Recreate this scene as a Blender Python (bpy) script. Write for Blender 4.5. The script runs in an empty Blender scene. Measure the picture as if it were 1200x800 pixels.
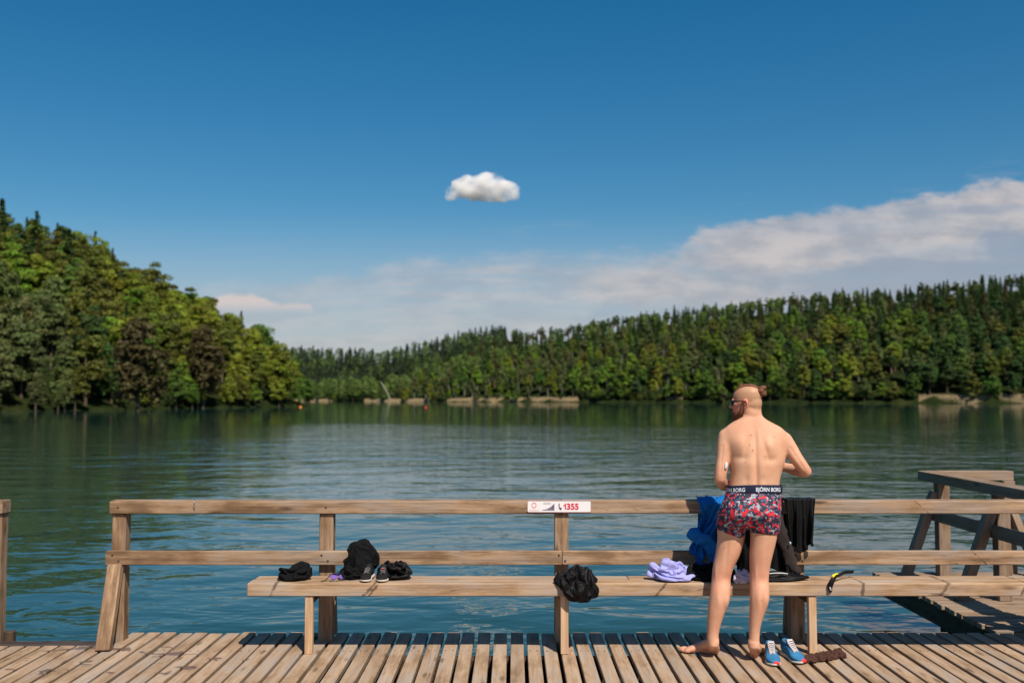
import bpy, bmesh, math, random
import numpy as np
from mathutils import Vector, Matrix, Quaternion, noise as mnoise

random.seed(7)
scene = bpy.context.scene
C = scene.collection
R = math.radians
PI = math.pi

# ------------------------------------------------------------------ camera model
CAMZ, FPX, HOR = 1.71, 1167.0, 466.0
PITCH = math.atan((HOR - 400.0) / FPX)
cp, sp = math.cos(PITCH), math.sin(PITCH)


def at(x, y, Y):
    """photo pixel (1200x800) at world depth Y -> world point"""
    u, v = (x - 600.0) / FPX, (400.0 - y) / FPX
    dy, dz = cp - v * sp, sp + v * cp
    t = Y / dy
    return Vector((u * t, Y, CAMZ + dz * t))


def ground(x, y, z=0.0):
    """photo pixel -> world point on the level z"""
    u, v = (x - 600.0) / FPX, (400.0 - y) / FPX
    dy, dz = cp - v * sp, sp + v * cp
    t = (z - CAMZ) / dz
    return Vector((u * t, dy * t, z))


# ------------------------------------------------------------------ scene helpers
def link(o, parent=None):
    C.objects.link(o)
    if parent is not None:
        o.parent = parent
    return o


def tag(o, label=None, cat=None, group=None, kind=None):
    if label: o['label'] = label
    if cat: o['category'] = cat
    if group: o['group'] = group
    if kind: o['kind'] = kind
    return o


def empty(name, loc, label=None, cat=None, group=None):
    o = bpy.data.objects.new(name, None)
    o.empty_display_size = 0.1
    C.objects.link(o)
    o.location = loc
    return tag(o, label, cat, group)


def part(o, parent):
    """parent o (built in world coordinates) under an unrotated empty"""
    o.parent = parent
    o.matrix_parent_inverse = Matrix.Translation(-Vector(parent.location))
    return o


def smooth(me, on=True):
    me.polygons.foreach_set('use_smooth', [on] * len(me.polygons))


def mesh_obj(name, verts, faces, mat, parent=None, shade=True):
    me = bpy.data.meshes.new(name)
    me.from_pydata([tuple(v) for v in verts], [], faces)
    me.update()
    if shade: smooth(me)
    for m in (mat if isinstance(mat, (list, tuple)) else [mat]):
        me.materials.append(m)
    o = bpy.data.objects.new(name, me)
    C.objects.link(o)
    if parent is not None: part(o, parent)
    return o


def baked(o, mods):
    """apply a list of (type, settings) modifiers and keep one plain mesh"""
    for t, st in mods:
        m = o.modifiers.new(t, t)
        for k, v in st.items(): setattr(m, k, v)
    dg = bpy.context.evaluated_depsgraph_get()
    dg.update()
    me = bpy.data.meshes.new_from_object(o.evaluated_get(dg))
    old = o.data
    mats = list(old.materials)
    o.modifiers.clear()
    o.data = me
    me.materials.clear()
    for m in mats: me.materials.append(m)
    bpy.data.meshes.remove(old)
    smooth(me)
    return o


# ------------------------------------------------------------------ material helpers
def newmat(name):
    m = bpy.data.materials.new(name)
    m.use_nodes = True
    nt = m.node_tree
    b = nt.nodes['Principled BSDF']
    return m, nt, b


def N(nt, t, **kw):
    n = nt.nodes.new(t)
    for k, v in kw.items():
        if k in ('operation', 'blend_type', 'data_type', 'attribute_name', 'attribute_type', 'noise_dimensions', 'feature',
                 'interpolation_type', 'vector_type', 'sky_type', 'distance', 'noise_type', 'wave_type', 'bands_direction'):
            setattr(n, k, v)
        else:
            n.inputs[k.replace('_', ' ')].default_value = v
    return n


def lk(nt, a, b): nt.links.new(a, b)


def math_n(nt, op, a, b=None, c=None, clamp=False):
    n = nt.nodes.new('ShaderNodeMath')
    n.operation = op
    n.use_clamp = clamp
    for i, x in enumerate((a, b, c)):
        if x is None: continue
        if isinstance(x, (int, float)): n.inputs[i].default_value = x
        else: lk(nt, x, n.inputs[i])
    return n.outputs[0]


def mixc(nt, f, a, b, mode='MIX'):
    n = nt.nodes.new('ShaderNodeMix')
    n.data_type = 'RGBA'
    n.blend_type = mode
    for sock, x in ((n.inputs[0], f), (n.inputs[6], a), (n.inputs[7], b)):
        if isinstance(x, (int, float)): sock.default_value = x
        elif isinstance(x, tuple): sock.default_value = (*x[:3], 1)
        else: lk(nt, x, sock)
    return n.outputs[2]


def ramp(nt, fac, stops, interp='LINEAR'):
    n = nt.nodes.new('ShaderNodeValToRGB')
    n.color_ramp.interpolation = interp
    el = n.color_ramp.elements
    while len(el) < len(stops): el.new(0.5)
    for e, (p, c) in zip(el, stops):
        e.position = p
        e.color = (*c, 1) if isinstance(c, tuple) else (c, c, c, 1)
    lk(nt, fac, n.inputs[0])
    return n.outputs[0]


def smoothstep(nt, x, lo, hi):
    n = nt.nodes.new('ShaderNodeMapRange')
    n.interpolation_type = 'SMOOTHSTEP'
    lk(nt, x, n.inputs[0])
    for i, v in ((1, lo), (2, hi)):
        if isinstance(v, (int, float)): n.inputs[i].default_value = v
        else: lk(nt, v, n.inputs[i])
    return n.outputs[0]


def simple(name, col, rough=0.6, var=0.15, scale=30.0, spec=0.3, bump=0.0, bscale=200.0):
    m, nt, b = newmat(name)
    tc = N(nt, 'ShaderNodeTexCoord')
    nz = N(nt, 'ShaderNodeTexNoise', Scale=scale, Detail=5.0)
    lk(nt, tc.outputs['Object'], nz.inputs['Vector'])
    c = mixc(nt, nz.outputs['Fac'], tuple(x * (1 - var) for x in col), tuple(min(1, x * (1 + var)) for x in col))
    lk(nt, c, b.inputs['Base Color'])
    b.inputs['Roughness'].default_value = rough
    b.inputs['Specular IOR Level'].default_value = spec
    if bump:
        n2 = N(nt, 'ShaderNodeTexNoise', Scale=bscale, Detail=4.0)
        lk(nt, tc.outputs['Object'], n2.inputs['Vector'])
        bp = N(nt, 'ShaderNodeBump', Strength=bump, Distance=0.01)
        lk(nt, n2.outputs['Fac'], bp.inputs['Height'])
        lk(nt, bp.outputs[0], b.inputs['Normal'])
    return m


def wood(name, light, dark, stains=False, grey=0.2, dirt=0.5, marks=()):
    """weathered sawn timber; grain runs along gc.x of each board's own coordinates"""
    m, nt, b = newmat(name)
    gc = N(nt, 'ShaderNodeAttribute', attribute_name='gc').outputs['Vector']
    tone = N(nt, 'ShaderNodeAttribute', attribute_name='tone').outputs['Fac']

    def mapped(s):
        mp = N(nt, 'ShaderNodeMapping')
        mp.inputs['Scale'].default_value = s
        lk(nt, gc, mp.inputs['Vector'])
        return mp.outputs[0]
    n1 = N(nt, 'ShaderNodeTexNoise', Scale=1.0, Detail=6.0, Roughness=0.62, Distortion=0.4)
    lk(nt, mapped((1.6, 28, 28)), n1.inputs['Vector'])
    n2 = N(nt, 'ShaderNodeTexNoise', Scale=1.0, Detail=4.0, Roughness=0.7)
    lk(nt, mapped((6, 170, 170)), n2.inputs['Vector'])
    n3 = N(nt, 'ShaderNodeTexNoise', Scale=1.0, Detail=5.0, Roughness=0.6)
    lk(nt, mapped((2.2, 7, 7)), n3.inputs['Vector'])
    # knots: sparse stretched cells
    vo = N(nt, 'ShaderNodeTexVoronoi', Scale=1.0, Randomness=1.0)
    lk(nt, mapped((2.3, 9, 9)), vo.inputs['Vector'])
    knot = math_n(nt, 'MULTIPLY', smoothstep(nt, vo.outputs['Distance'], 0.2, 0.06), 0.8)
    g = math_n(nt, 'ADD', math_n(nt, 'MULTIPLY', n1.outputs['Fac'], 0.65), math_n(nt, 'MULTIPLY', n2.outputs['Fac'], 0.35))
    f = smoothstep(nt, g, 0.34, 0.66)
    c = mixc(nt, f, dark, light)
    greyc = tuple(sum(light) / 3 * k for k in (1.02, 0.98, 0.93))
    c = mixc(nt, math_n(nt, 'MULTIPLY', smoothstep(nt, n3.outputs['Fac'], 0.4, 0.7), grey), c, greyc)
    c = mixc(nt, math_n(nt, 'MULTIPLY', smoothstep(nt, n3.outputs['Fac'], 0.52, 0.3), dirt), c, tuple(x * 0.45 for x in dark))
    c = mixc(nt, knot, c, tuple(x * 0.42 for x in dark))
    tv = math_n(nt, 'MULTIPLY_ADD', tone, 0.5, 0.75)
    tcol = N(nt, 'ShaderNodeCombineColor')
    for i in range(3): lk(nt, tv, tcol.inputs[i])
    c = mixc(nt, 1.0, c, tcol.outputs[0], 'MULTIPLY')
    crack = N(nt, 'ShaderNodeTexNoise', Scale=1.0, Detail=3.0, Distortion=0.8)
    lk(nt, mapped((0.9, 45, 45)), crack.inputs['Vector'])
    ck = smoothstep(nt, math_n(nt, 'ABSOLUTE', math_n(nt, 'SUBTRACT', crack.outputs['Fac'], 0.37)), 0.012, 0.0)
    c = mixc(nt, math_n(nt, 'MULTIPLY', ck, 0.75), c, tuple(x * 0.2 for x in dark))
    if marks:
        pg = N(nt, 'ShaderNodeNewGeometry')
        ps = N(nt, 'ShaderNodeSeparateXYZ')
        lk(nt, pg.outputs['Position'], ps.inputs[0])
        mn = N(nt, 'ShaderNodeTexNoise', Scale=38.0, Detail=4.0)
        lk(nt, pg.outputs['Position'], mn.inputs['Vector'])
        for (X0, Z0, sl, wd) in marks:
            q = math_n(nt, 'SUBTRACT', math_n(nt, 'SUBTRACT', ps.outputs[0], X0), math_n(nt, 'MULTIPLY', math_n(nt, 'SUBTRACT', ps.outputs[2], Z0), sl))
            q = math_n(nt, 'ADD', math_n(nt, 'ABSOLUTE', q), math_n(nt, 'MULTIPLY', math_n(nt, 'SUBTRACT', mn.outputs['Fac'], 0.5), 0.05))
            c = mixc(nt, math_n(nt, 'MULTIPLY', smoothstep(nt, q, wd, 0.0), 0.75), c, tuple(x * 0.22 for x in dark))
    rough = 0.72
    if stains:
        tc = N(nt, 'ShaderNodeNewGeometry')
        nw = N(nt, 'ShaderNodeTexNoise', Scale=3.6, Detail=5.0, Roughness=0.6, Distortion=0.6)
        mpw = N(nt, 'ShaderNodeMapping')
        mpw.inputs['Scale'].default_value = (1.0, 1.7, 1.0)
        lk(nt, tc.outputs['Position'], mpw.inputs['Vector'])
        lk(nt, mpw.outputs[0], nw.inputs['Vector'])
        sx = N(nt, 'ShaderNodeSeparateXYZ')
        lk(nt, tc.outputs['Position'], sx.inputs[0])
        # splashes beside the ladder gap and a few under the man
        e1 = math_n(nt, 'POWER', math_n(nt, 'DIVIDE', math_n(nt, 'ADD', sx.outputs[0], 2.75), 1.65), 2)
        e1 = math_n(nt, 'ADD', e1, math_n(nt, 'POWER', math_n(nt, 'DIVIDE', math_n(nt, 'SUBTRACT', sx.outputs[1], 6.65), 0.55), 2))
        e2 = math_n(nt, 'POWER', math_n(nt, 'DIVIDE', math_n(nt, 'SUBTRACT', sx.outputs[0], 1.05), 0.7), 2)
        e2 = math_n(nt, 'ADD', e2, math_n(nt, 'POWER', math_n(nt, 'DIVIDE', math_n(nt, 'SUBTRACT', sx.outputs[1], 6.45), 0.35), 2))
        near = math_n(nt, 'MAXIMUM', smoothstep(nt, e1, 1.0, 0.1), math_n(nt, 'MULTIPLY', smoothstep(nt, e2, 1.0, 0.1), 0.6))
        thr = math_n(nt, 'MULTIPLY_ADD', near, -0.17, 0.74)
        wet = smoothstep(nt, nw.outputs['Fac'], thr, math_n(nt, 'ADD', thr, 0.025))
        wet = math_n(nt, 'MULTIPLY', wet, smoothstep(nt, near, 0.02, 0.2))
        c = mixc(nt, math_n(nt, 'MULTIPLY', wet, 0.72), c, (0.09, 0.045, 0.03))
        lk(nt, math_n(nt, 'MULTIPLY_ADD', wet, -0.35, 0.75), b.inputs['Roughness'])
    else:
        b.inputs['Roughness'].default_value = rough
    lk(nt, c, b.inputs['Base Color'])
    b.inputs['Specular IOR Level'].default_value = 0.25
    bp = N(nt, 'ShaderNodeBump', Strength=0.35, Distance=0.004)
    lk(nt, math_n(nt, 'SUBTRACT', g, math_n(nt, 'MULTIPLY', ck, 0.6)), bp.inputs['Height'])
    lk(nt, bp.outputs[0], b.inputs['Normal'])
    return m


W_RAIL = wood('rail_timber', (0.42, 0.268, 0.155), (0.17, 0.095, 0.05), grey=0.45, dirt=.65, marks=((2.9, .94, -1.1, .006), (1.9, .585, .3, .016)))
W_SEAT = wood('seat_timber', (0.47, 0.31, 0.185), (0.24, 0.14, 0.075), grey=0.5, dirt=0.45, marks=((-1.60, .43, .45, .018), (-.955, .43, .9, .020), (-.925, .43, .8, .010), (1.0, .43, .9, .020), (2.9, .43, .7, .020), (2.35, .43, .1, .016), (3.43, .43, .6, .012)))
W_DECK = wood('deck_timber', (0.44, 0.30, 0.19), (0.29, 0.185, 0.108), stains=True, grey=0.5, dirt=0.55)
W_LEG = wood('leg_timber', (0.56, 0.37, 0.22), (0.36, 0.21, 0.11), grey=0.2, dirt=0.25)
W_DARK = wood('dark_timber', (0.10, 0.065, 0.042), (0.045, 0.03, 0.02), grey=0.15)
W_WET = wood('wet_timber', (0.10, 0.07, 0.062), (0.04, 0.028, 0.026), grey=0.3)
W_SIDE = wood('platform_timber', (0.33, 0.225, 0.145), (0.19, 0.118, 0.07), grey=0.4)


class Boards:
    """collects beams as bevelled boxes with per-board grain coordinates and tone"""
    def __init__(s):
        s.v, s.f, s.g, s.t = [], [], [], []

    def beam(s, p0, p1, w, h, up=(0, 0, 1), bev=0.004, tone=None, warp=0.0):
        p0, p1 = Vector(p0), Vector(p1)
        ax = (p1 - p0)
        L = ax.length
        ax.normalize()
        upv = Vector(up)
        side = ax.cross(upv)
        if side.length < 1e-4: side = ax.cross(Vector((0, 1, 0)))
        side.normalize()
        upv = side.cross(ax).normalized()
        bm = bmesh.new()
        nseg = max(1, int(L / 0.6)) if warp else 1
        prof = []
        a, b_ = w / 2, h / 2
        e = min(bev, a * .45, b_ * .45)
        prof = [(-a + e, -b_), (a - e, -b_), (a, -b_ + e), (a, b_ - e), (a - e, b_), (-a + e, b_), (-a, b_ - e), (-a, -b_ + e)]
        off = random.uniform(0, 50), random.uniform(0, 9), random.uniform(0, 9)
        tn = random.random() if tone is None else tone
        base = len(s.v)
        stations = [(0, .6)] + [(0.004, 1.0)] if L > 0.02 else [(0, 1)]
        stations = [(0.0, 1 - e / max(a, b_))] + [(min(e, L * .2), 1.0)]
        for k in range(1, nseg): stations.append((L * k / nseg, 1.0))
        stations += [(L - min(e, L * .2), 1.0), (L, 1 - e / max(a, b_))]
        for (t, sc) in stations:
            wz = warp * math.sin(t * 2.1 + off[0]) if warp else 0
            wy = warp * math.cos(t * 1.3 + off[1]) if warp else 0
            for (x, y) in prof:
                s.v.append(p0 + ax * t + side * (x * sc + wy) + upv * (y * sc + wz))
                s.g.append((t + off[0], x + off[1], y + off[2]))
                s.t.append(tn)
        n = len(stations)
        for i in range(n - 1):
            for j in range(8):
                k = (j + 1) % 8
                s.f.append((base + i * 8 + j, base + i * 8 + k, base + (i + 1) * 8 + k, base + (i + 1) * 8 + j))
        s.f.append(tuple(base + j for j in reversed(range(8))))
        s.f.append(tuple(base + (n - 1) * 8 + j for j in range(8)))
        bm.free()
        return s

    def build(s, name, mat, parent=None):
        o = mesh_obj(name, s.v, s.f, mat, parent, shade=False)
        a = o.data.attributes.new('gc', 'FLOAT_VECTOR', 'POINT')
        a.data.foreach_set('vector', [c for g in s.g for c in g])
        a = o.data.attributes.new('tone', 'FLOAT', 'POINT')
        a.data.foreach_set('value', s.t)
        return o


# ------------------------------------------------------------------ world, sun, camera
SUN_EL, SUN_AZ_X, SUN_AZ_Y = R(52), 0.40, -0.92
w = bpy.data.worlds.new('World')
scene.world = w
w.use_nodes = True
nt = w.node_tree
for n in list(nt.nodes): nt.nodes.remove(n)
out = nt.nodes.new('ShaderNodeOutputWorld')
bg = nt.nodes.new('ShaderNodeBackground')
bg.inputs['Strength'].default_value = 0.074
lk(nt, bg.outputs[0], out.inputs[0])
sky = nt.nodes.new('ShaderNodeTexSky')
sky.sky_type = 'NISHITA'
sky.sun_disc = False
sky.sun_elevation = SUN_EL
sky.sun_rotation = math.atan2(SUN_AZ_X, SUN_AZ_Y)
sky.air_density = 1.0
sky.dust_density = 0.6
sky.ozone_density = 3.2
tc = N(nt, 'ShaderNodeTexCoord')
sx = N(nt, 'ShaderNodeSeparateXYZ')
lk(nt, tc.outputs['Generated'], sx.inputs[0])
ysafe = math_n(nt, 'MAXIMUM', math_n(nt, 'ABSOLUTE', sx.outputs[1]), 0.15)
az = math_n(nt, 'DIVIDE', sx.outputs[0], ysafe)
el = math_n(nt, 'DIVIDE', sx.outputs[2], ysafe)
vec = N(nt, 'ShaderNodeCombineXYZ')
lk(nt, az, vec.inputs[0]); lk(nt, el, vec.inputs[1])


def cn(sxs, sys, detail=7.0, rough=0.55, dist=0.0, off=0.0):
    mp = N(nt, 'ShaderNodeMapping')
    mp.inputs['Scale'].default_value = (sxs, sys, 1)
    mp.inputs['Location'].default_value = (off, off * .7, off)
    lk(nt, vec.outputs[0], mp.inputs['Vector'])
    n = N(nt, 'ShaderNodeTexNoise', Scale=1.0, Detail=detail, Roughness=rough, Distortion=dist)
    lk(nt, mp.outputs[0], n.inputs['Vector'])
    return n.outputs['Fac']


def curve(x, pts, lo, hi, vs=0.3):
    """piecewise-linear function of a socket; pts (x, value), value in 0..vs"""
    f = math_n(nt, 'DIVIDE', math_n(nt, 'SUBTRACT', x, lo), hi - lo, clamp=True)
    r_ = ramp(nt, f, [((p - lo) / (hi - lo), v / vs) for p, v in pts])
    return math_n(nt, 'MULTIPLY', r_, vs)


hs = N(nt, 'ShaderNodeHueSaturation', Hue=0.491, Saturation=1.42, Value=1.0)
lk(nt, sky.outputs[0], hs.inputs['Color'])
base = hs.outputs[0]
# upper edge of the cloud bank as a function of azimuth (tan), lit from behind the viewer
n_big, n_mid, n_fine = cn(9, 26, off=3.1), cn(26, 60, off=7.7), cn(70, 150, 5.0, off=1.3)
edge = curve(az, [(-0.9, 0.10), (-0.35, 0.118), (-0.16, 0.130), (-0.112, 0.146), (-0.05, 0.149), (0.10, 0.153), (0.168, 0.154), (0.192, 0.177), (0.26, 0.187), (0.343, 0.199),
                  (0.45, 0.209), (0.462, 0.219), (0.50, 0.224), (0.62, 0.222), (0.9, 0.19)], -0.9, 0.9)
n_str = cn(5, 75, 6.0, 0.55, 0.3, off=2.2)
wob = math_n(nt, 'ADD', math_n(nt, 'MULTIPLY', math_n(nt, 'SUBTRACT', n_big, 0.5), 0.016),
             math_n(nt, 'ADD', math_n(nt, 'MULTIPLY', math_n(nt, 'SUBTRACT', n_mid, 0.5), 0.024),
                    math_n(nt, 'MULTIPLY', math_n(nt, 'SUBTRACT', n_fine, 0.5), 0.014)))
d = math_n(nt, 'ADD', math_n(nt, 'SUBTRACT', edge, el), wob)
right = smoothstep(nt, az, 0.12, 0.24)
left = smoothstep(nt, az, -0.15, -0.08)
soft = math_n(nt, 'MULTIPLY_ADD', right, -0.006, 0.018)
bank = smoothstep(nt, d, 0.0, soft)
streak = smoothstep(nt, n_str, 0.66, 0.36)
body = math_n(nt, 'ADD', math_n(nt, 'MULTIPLY', right, 0.30), math_n(nt, 'MULTIPLY_ADD', left, 0.20, 0.34))
body = math_n(nt, 'MULTIPLY', body, bank)
body = math_n(nt, 'MULTIPLY', body, math_n(nt, 'ADD', streak, math_n(nt, 'MULTIPLY', math_n(nt, 'SUBTRACT', 1.0, streak), math_n(nt, 'MULTIPLY_ADD', right, 0.45, 0.35))))
# brighter pale patch low in the middle
mid_ = math_n(nt, 'MULTIPLY', smoothstep(nt, math_n(nt, 'ABSOLUTE', math_n(nt, 'SUBTRACT', az, 0.15)), 0.20, 0.02), smoothstep(nt, math_n(nt, 'ADD', math_n(nt, 'ABSOLUTE', math_n(nt, 'SUBTRACT', el, 0.112)), wob), 0.035, 0.008))
# faint wisps above the edge
wisp = math_n(nt, 'MULTIPLY', smoothstep(nt, cn(7, 42, 6.0, .6, .4, off=6.1), 0.55, 0.72), math_n(nt, 'MULTIPLY', smoothstep(nt, math_n(nt, 'SUBTRACT', el, edge), 0.035, 0.0), 0.28))
# grey-blue undersides in the lower right
low = curve(az, [(-0.9, 0.0), (0.05, 0.06), (0.12, 0.125), (0.18, 0.139), (0.235, 0.136), (0.27, 0.128), (0.33, 0.137), (0.40, 0.150), (0.465, 0.158), (0.48, 0.180), (0.52, 0.172), (0.9, 0.16)], -0.9, 0.9)
und = smoothstep(nt, math_n(nt, 'ADD', math_n(nt, 'SUBTRACT', low, el), math_n(nt, 'MULTIPLY', wob, 0.8)), -0.002, 0.010)
patch = smoothstep(nt, cn(6, 20, 6.0, 0.5, 0.3, off=11.0), 0.54, 0.62)
und = math_n(nt, 'MULTIPLY', und, math_n(nt, 'SUBTRACT', 1.0, math_n(nt, 'MULTIPLY', patch, 0.6)))
und = math_n(nt, 'MULTIPLY', und, math_n(nt, 'SUBTRACT', 1.0, math_n(nt, 'MULTIPLY', mid_, 0.8)))
lit = mixc(nt, smoothstep(nt, math_n(nt, 'ADD', math_n(nt, 'MULTIPLY', n_mid, 0.5), math_n(nt, 'MULTIPLY', cn(14, 50, 7.0, .6, .5, off=4.4), 0.5)), .38, .62), (5.0, 4.8, 5.1), (7.4, 6.6, 6.3))
ccol = mixc(nt, math_n(nt, 'MULTIPLY', und, 0.85), lit, (3.6, 4.1, 5.1))
body = math_n(nt, 'MAXIMUM', math_n(nt, 'MAXIMUM', body, math_n(nt, 'MULTIPLY', mid_, 0.75)), wisp)
# pale veil towards the horizon, under the bank
veil = math_n(nt, 'MULTIPLY', smoothstep(nt, el, 0.20, 0.05), 0.62)
base = mixc(nt, veil, base, (5.0, 5.3, 6.1))
col = mixc(nt, body, base, ccol)
# small bright cumulus low on the left
cum = math_n(nt, 'ADD', curve(az, [(-0.9, 0.0), (-0.34, 0.0), (-0.325, 0.095), (-0.29, 0.106), (-0.26, 0.108), (-0.235, 0.098), (-0.20, 0.096), (-0.17, 0.0), (0.9, 0.0)], -0.9, 0.9),
             math_n(nt, 'MULTIPLY', wob, 0.5))
cum = math_n(nt, 'MULTIPLY', smoothstep(nt, math_n(nt, 'SUBTRACT', cum, el), 0.0, 0.006), smoothstep(nt, el, 0.082, 0.098))
col = mixc(nt, math_n(nt, 'MULTIPLY', cum, 0.75), col, (8.4, 7.0, 6.6))
lk(nt, col, bg.inputs['Color'])

sun = bpy.data.lights.new('sun', 'SUN')
sun.energy = 5.0
sun.angle = R(0.53)
sun.color = (1.0, 0.91, 0.78)
so = bpy.data.objects.new('sun', sun)
C.objects.link(so)
hx = math.cos(SUN_EL)
nrm = math.hypot(SUN_AZ_X, SUN_AZ_Y)
SUNV = Vector((SUN_AZ_X / nrm * hx, SUN_AZ_Y / nrm * hx, math.sin(SUN_EL)))
so.rotation_euler = SUNV.to_track_quat('Z', 'Y').to_euler()
so.location = SUNV * 50

cam = bpy.data.cameras.new('camera')
cam.lens = 35.0
cam.sensor_width = 36.0
cam.clip_end = 12000
cam.dof.use_dof = True
cam.dof.focus_distance = 6.75
cam.dof.aperture_fstop = 1.8
co = bpy.data.objects.new('camera', cam)
C.objects.link(co)
co.location = (0, 0, CAMZ)
co.rotation_euler = (R(90) + PITCH, 0, 0)
scene.camera = co
vs = scene.view_settings
vs.view_transform = 'Standard'
vs.look = 'None'
vs.exposure = 0.22
vs.gamma = 1.0
vs.use_curve_mapping = False
cy = scene.cycles
cy.use_denoising = True
cy.max_bounces = 10
cy.volume_bounces = 20
cy.transparent_max_bounces = 8
cy.caustics_reflective = False
cy.caustics_refractive = False
cy.sample_clamp_indirect = 4.0

# ------------------------------------------------------------------ terrain and lake
WZ = -0.5


def lerp_tab(tab, x):
    if x <= tab[0][0]: return tab[0][1]
    for (a, va), (b, vb) in zip(tab, tab[1:]):
        if x <= b: return va + (vb - va) * (x - a) / (b - a)
    return tab[-1][1]


def sstep(x, a=0.0, b=1.0):
    t = min(1.0, max(0.0, (x - a) / (b - a)))
    return t * t * (3 - 2 * t)


SHORE_R = [(-1500, 1500), (-400, 900), (-230, 760), (-150, 680), (-106, 620), (-32, 540), (41, 480), (110, 430), (195, 382), (300, 330), (700, 150), (1500, -300)]
RIDGE_H = [(-0.5, 0), (-0.13, 0), (-0.1, 10), (-0.0686, 20), (0.0, 31), (0.0857, 42), (0.171, 47), (0.343, 55.5), (0.514, 60), (0.9, 63)]
RIDGE_Y = [(-0.1, 665), (0.0, 650), (0.0857, 640), (0.171, 620), (0.343, 590), (0.514, 560), (0.9, 470)]
SHORE_L = [(0, -96), (100, -90), (150, -83), (200, -69), (230, -59), (255, -52.5), (270, -53.5), (282, -66), (292, -80), (310, -100), (400, -150), (700, -500)]


def left_s(X, Y):
    return lerp_tab(SHORE_L, Y) - X


def right_q(X, Y):
    return Y - lerp_tab(SHORE_R, X)


def height(X, Y):
    h = -3.0
    s = left_s(X, Y)
    wig = 2.5 * mnoise.noise(Vector((X * .03, Y * .03, 1.7)))
    if 20 < Y < 900:
        lim = 42.0
        hl = min(1.0, s * 0.2) if s < 4 else 0.8 + (s - 4) * 0.56
        if s < 0: hl = max(-3.0, s * .4)
        if hl > 14: hl = 14 + (lim - 14) * math.tanh((hl - 14) / (lim - 14))
        hl -= 0.5
        h = max(h, hl + (wig if s > 10 else 0))
    q = right_q(X, Y)
    if q > -8:
        hr = max(-3.0, q * .35 - 0.4) if q < 4 else 1.0
        if Y > 20:
            a = X / Y
            rh, ry = lerp_tab(RIDGE_H, a), lerp_tab(RIDGE_Y, a)
            q0 = ry - Y + q
            tq = min(1.0, max(0.0, q / max(40, q0)))
            hr += rh * (tq ** 0.85) * (1 + 0.0 * tq) + wig * min(1, q / 40)
            hr += 40 * sstep(Y, 830, 1100) * (1 - sstep(a, -0.02, 0.06)) * (0.95 + .1 * math.sin(X * .02))
        h = max(h, hr)
    return h


xs = [-2500, -1500, -900, -650] + list(range(-480, 541, 10)) + [700, 1000, 1600, 2600]
ys = [-300, -100, 0, 40] + list(range(80, 320, 8)) + list(range(320, 760, 10)) + list(range(760, 1250, 30)) + [1500, 2200, 4000, 7000]
verts = [(x, y, height(x, y)) for y in ys for x in xs]
nx = len(xs)
faces = [(j * nx + i, j * nx + i + 1, (j + 1) * nx + i + 1, (j + 1) * nx + i) for j in range(len(ys) - 1) for i in range(nx - 1)]
m, nt, b = newmat('forest_floor')
tcx = N(nt, 'ShaderNodeTexCoord')
nz = N(nt, 'ShaderNodeTexNoise', Scale=0.25, Detail=8.0)
lk(nt, tcx.outputs['Object'], nz.inputs['Vector'])
lk(nt, ramp(nt, nz.outputs['Fac'], [(0.3, (0.010, 0.013, 0.005)), (0.5, (0.016, 0.024, 0.008)), (0.7, (0.03, 0.034, 0.012))]), b.inputs['Base Color'])
b.inputs['Roughness'].default_value = 0.95
b.inputs['Specular IOR Level'].default_value = 0.0
terr = mesh_obj('terrain', verts, faces, m)
tag(terr, 'wooded slopes rising around the lake', kind='structure')

m, nt, b = newmat('lake_water')
geo = N(nt, 'ShaderNodeNewGeometry')
sx = N(nt, 'ShaderNodeSeparateXYZ')
lk(nt, geo.outputs['Position'], sx.inputs[0])


def wn(scale, detail, rough, dist=0.0, rot=0.0):
    mp = N(nt, 'ShaderNodeMapping')
    mp.inputs['Scale'].default_value = scale
    mp.inputs['Rotation'].default_value = (0, 0, rot)
    lk(nt, geo.outputs['Position'], mp.inputs['Vector'])
    n = N(nt, 'ShaderNodeTexNoise', Scale=1.0, Detail=detail, Roughness=rough, Distortion=dist)
    lk(nt, mp.outputs[0], n.inputs['Vector'])
    return n.outputs['Fac']


r0 = wn((0.33, 0.50, 1), 2.0, 0.45, 0.4, 0.25)
r1 = wn((0.95, 1.55, 1), 2.0, 0.5, 0.5, -0.15)
r2 = wn((2.8, 4.2, 1), 2.0, 0.5, 0.4, 0.2)
r3 = wn((8, 12, 1), 2.0, 0.5, 0.2, 0.3)
patchy = wn((0.012, 0.05, 1), 3.0, 0.5)
hgt = math_n(nt, 'ADD', math_n(nt, 'MULTIPLY', r1, 0.034), math_n(nt, 'ADD', math_n(nt, 'MULTIPLY', r2, 0.0095), math_n(nt, 'ADD', math_n(nt, 'MULTIPLY', r3, 0.0006), math_n(nt, 'MULTIPLY', r0, 0.085))))
calm = math_n(nt, 'MULTIPLY', smoothstep(nt, sx.outputs[1], 105.0, 45.0), 0.75)
calm = math_n(nt, 'ADD', calm, 0.25)
calm = math_n(nt, 'MULTIPLY', calm, math_n(nt, 'MULTIPLY_ADD', smoothstep(nt, patchy, 0.35, 0.65), 0.5, 0.6))
bp = N(nt, 'ShaderNodeBump', Distance=1.0)
lk(nt, calm, bp.inputs['Strength'])
lk(nt, hgt, bp.inputs['Height'])
lk(nt, bp.outputs[0], b.inputs['Normal'])
b.inputs['Base Color'].default_value = (0.014, 0.046, 0.038, 1)
b.inputs['Roughness'].default_value = 0.03
b.inputs['IOR'].default_value = 1.42
lake = mesh_obj('lake', [(-2500, -300, WZ), (2600, -300, WZ), (2600, 7000, WZ), (-2500, 7000, WZ)], [(0, 1, 2, 3)], m, shade=False)
tag(lake, 'calm lake with small ripples', kind='structure')

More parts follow.
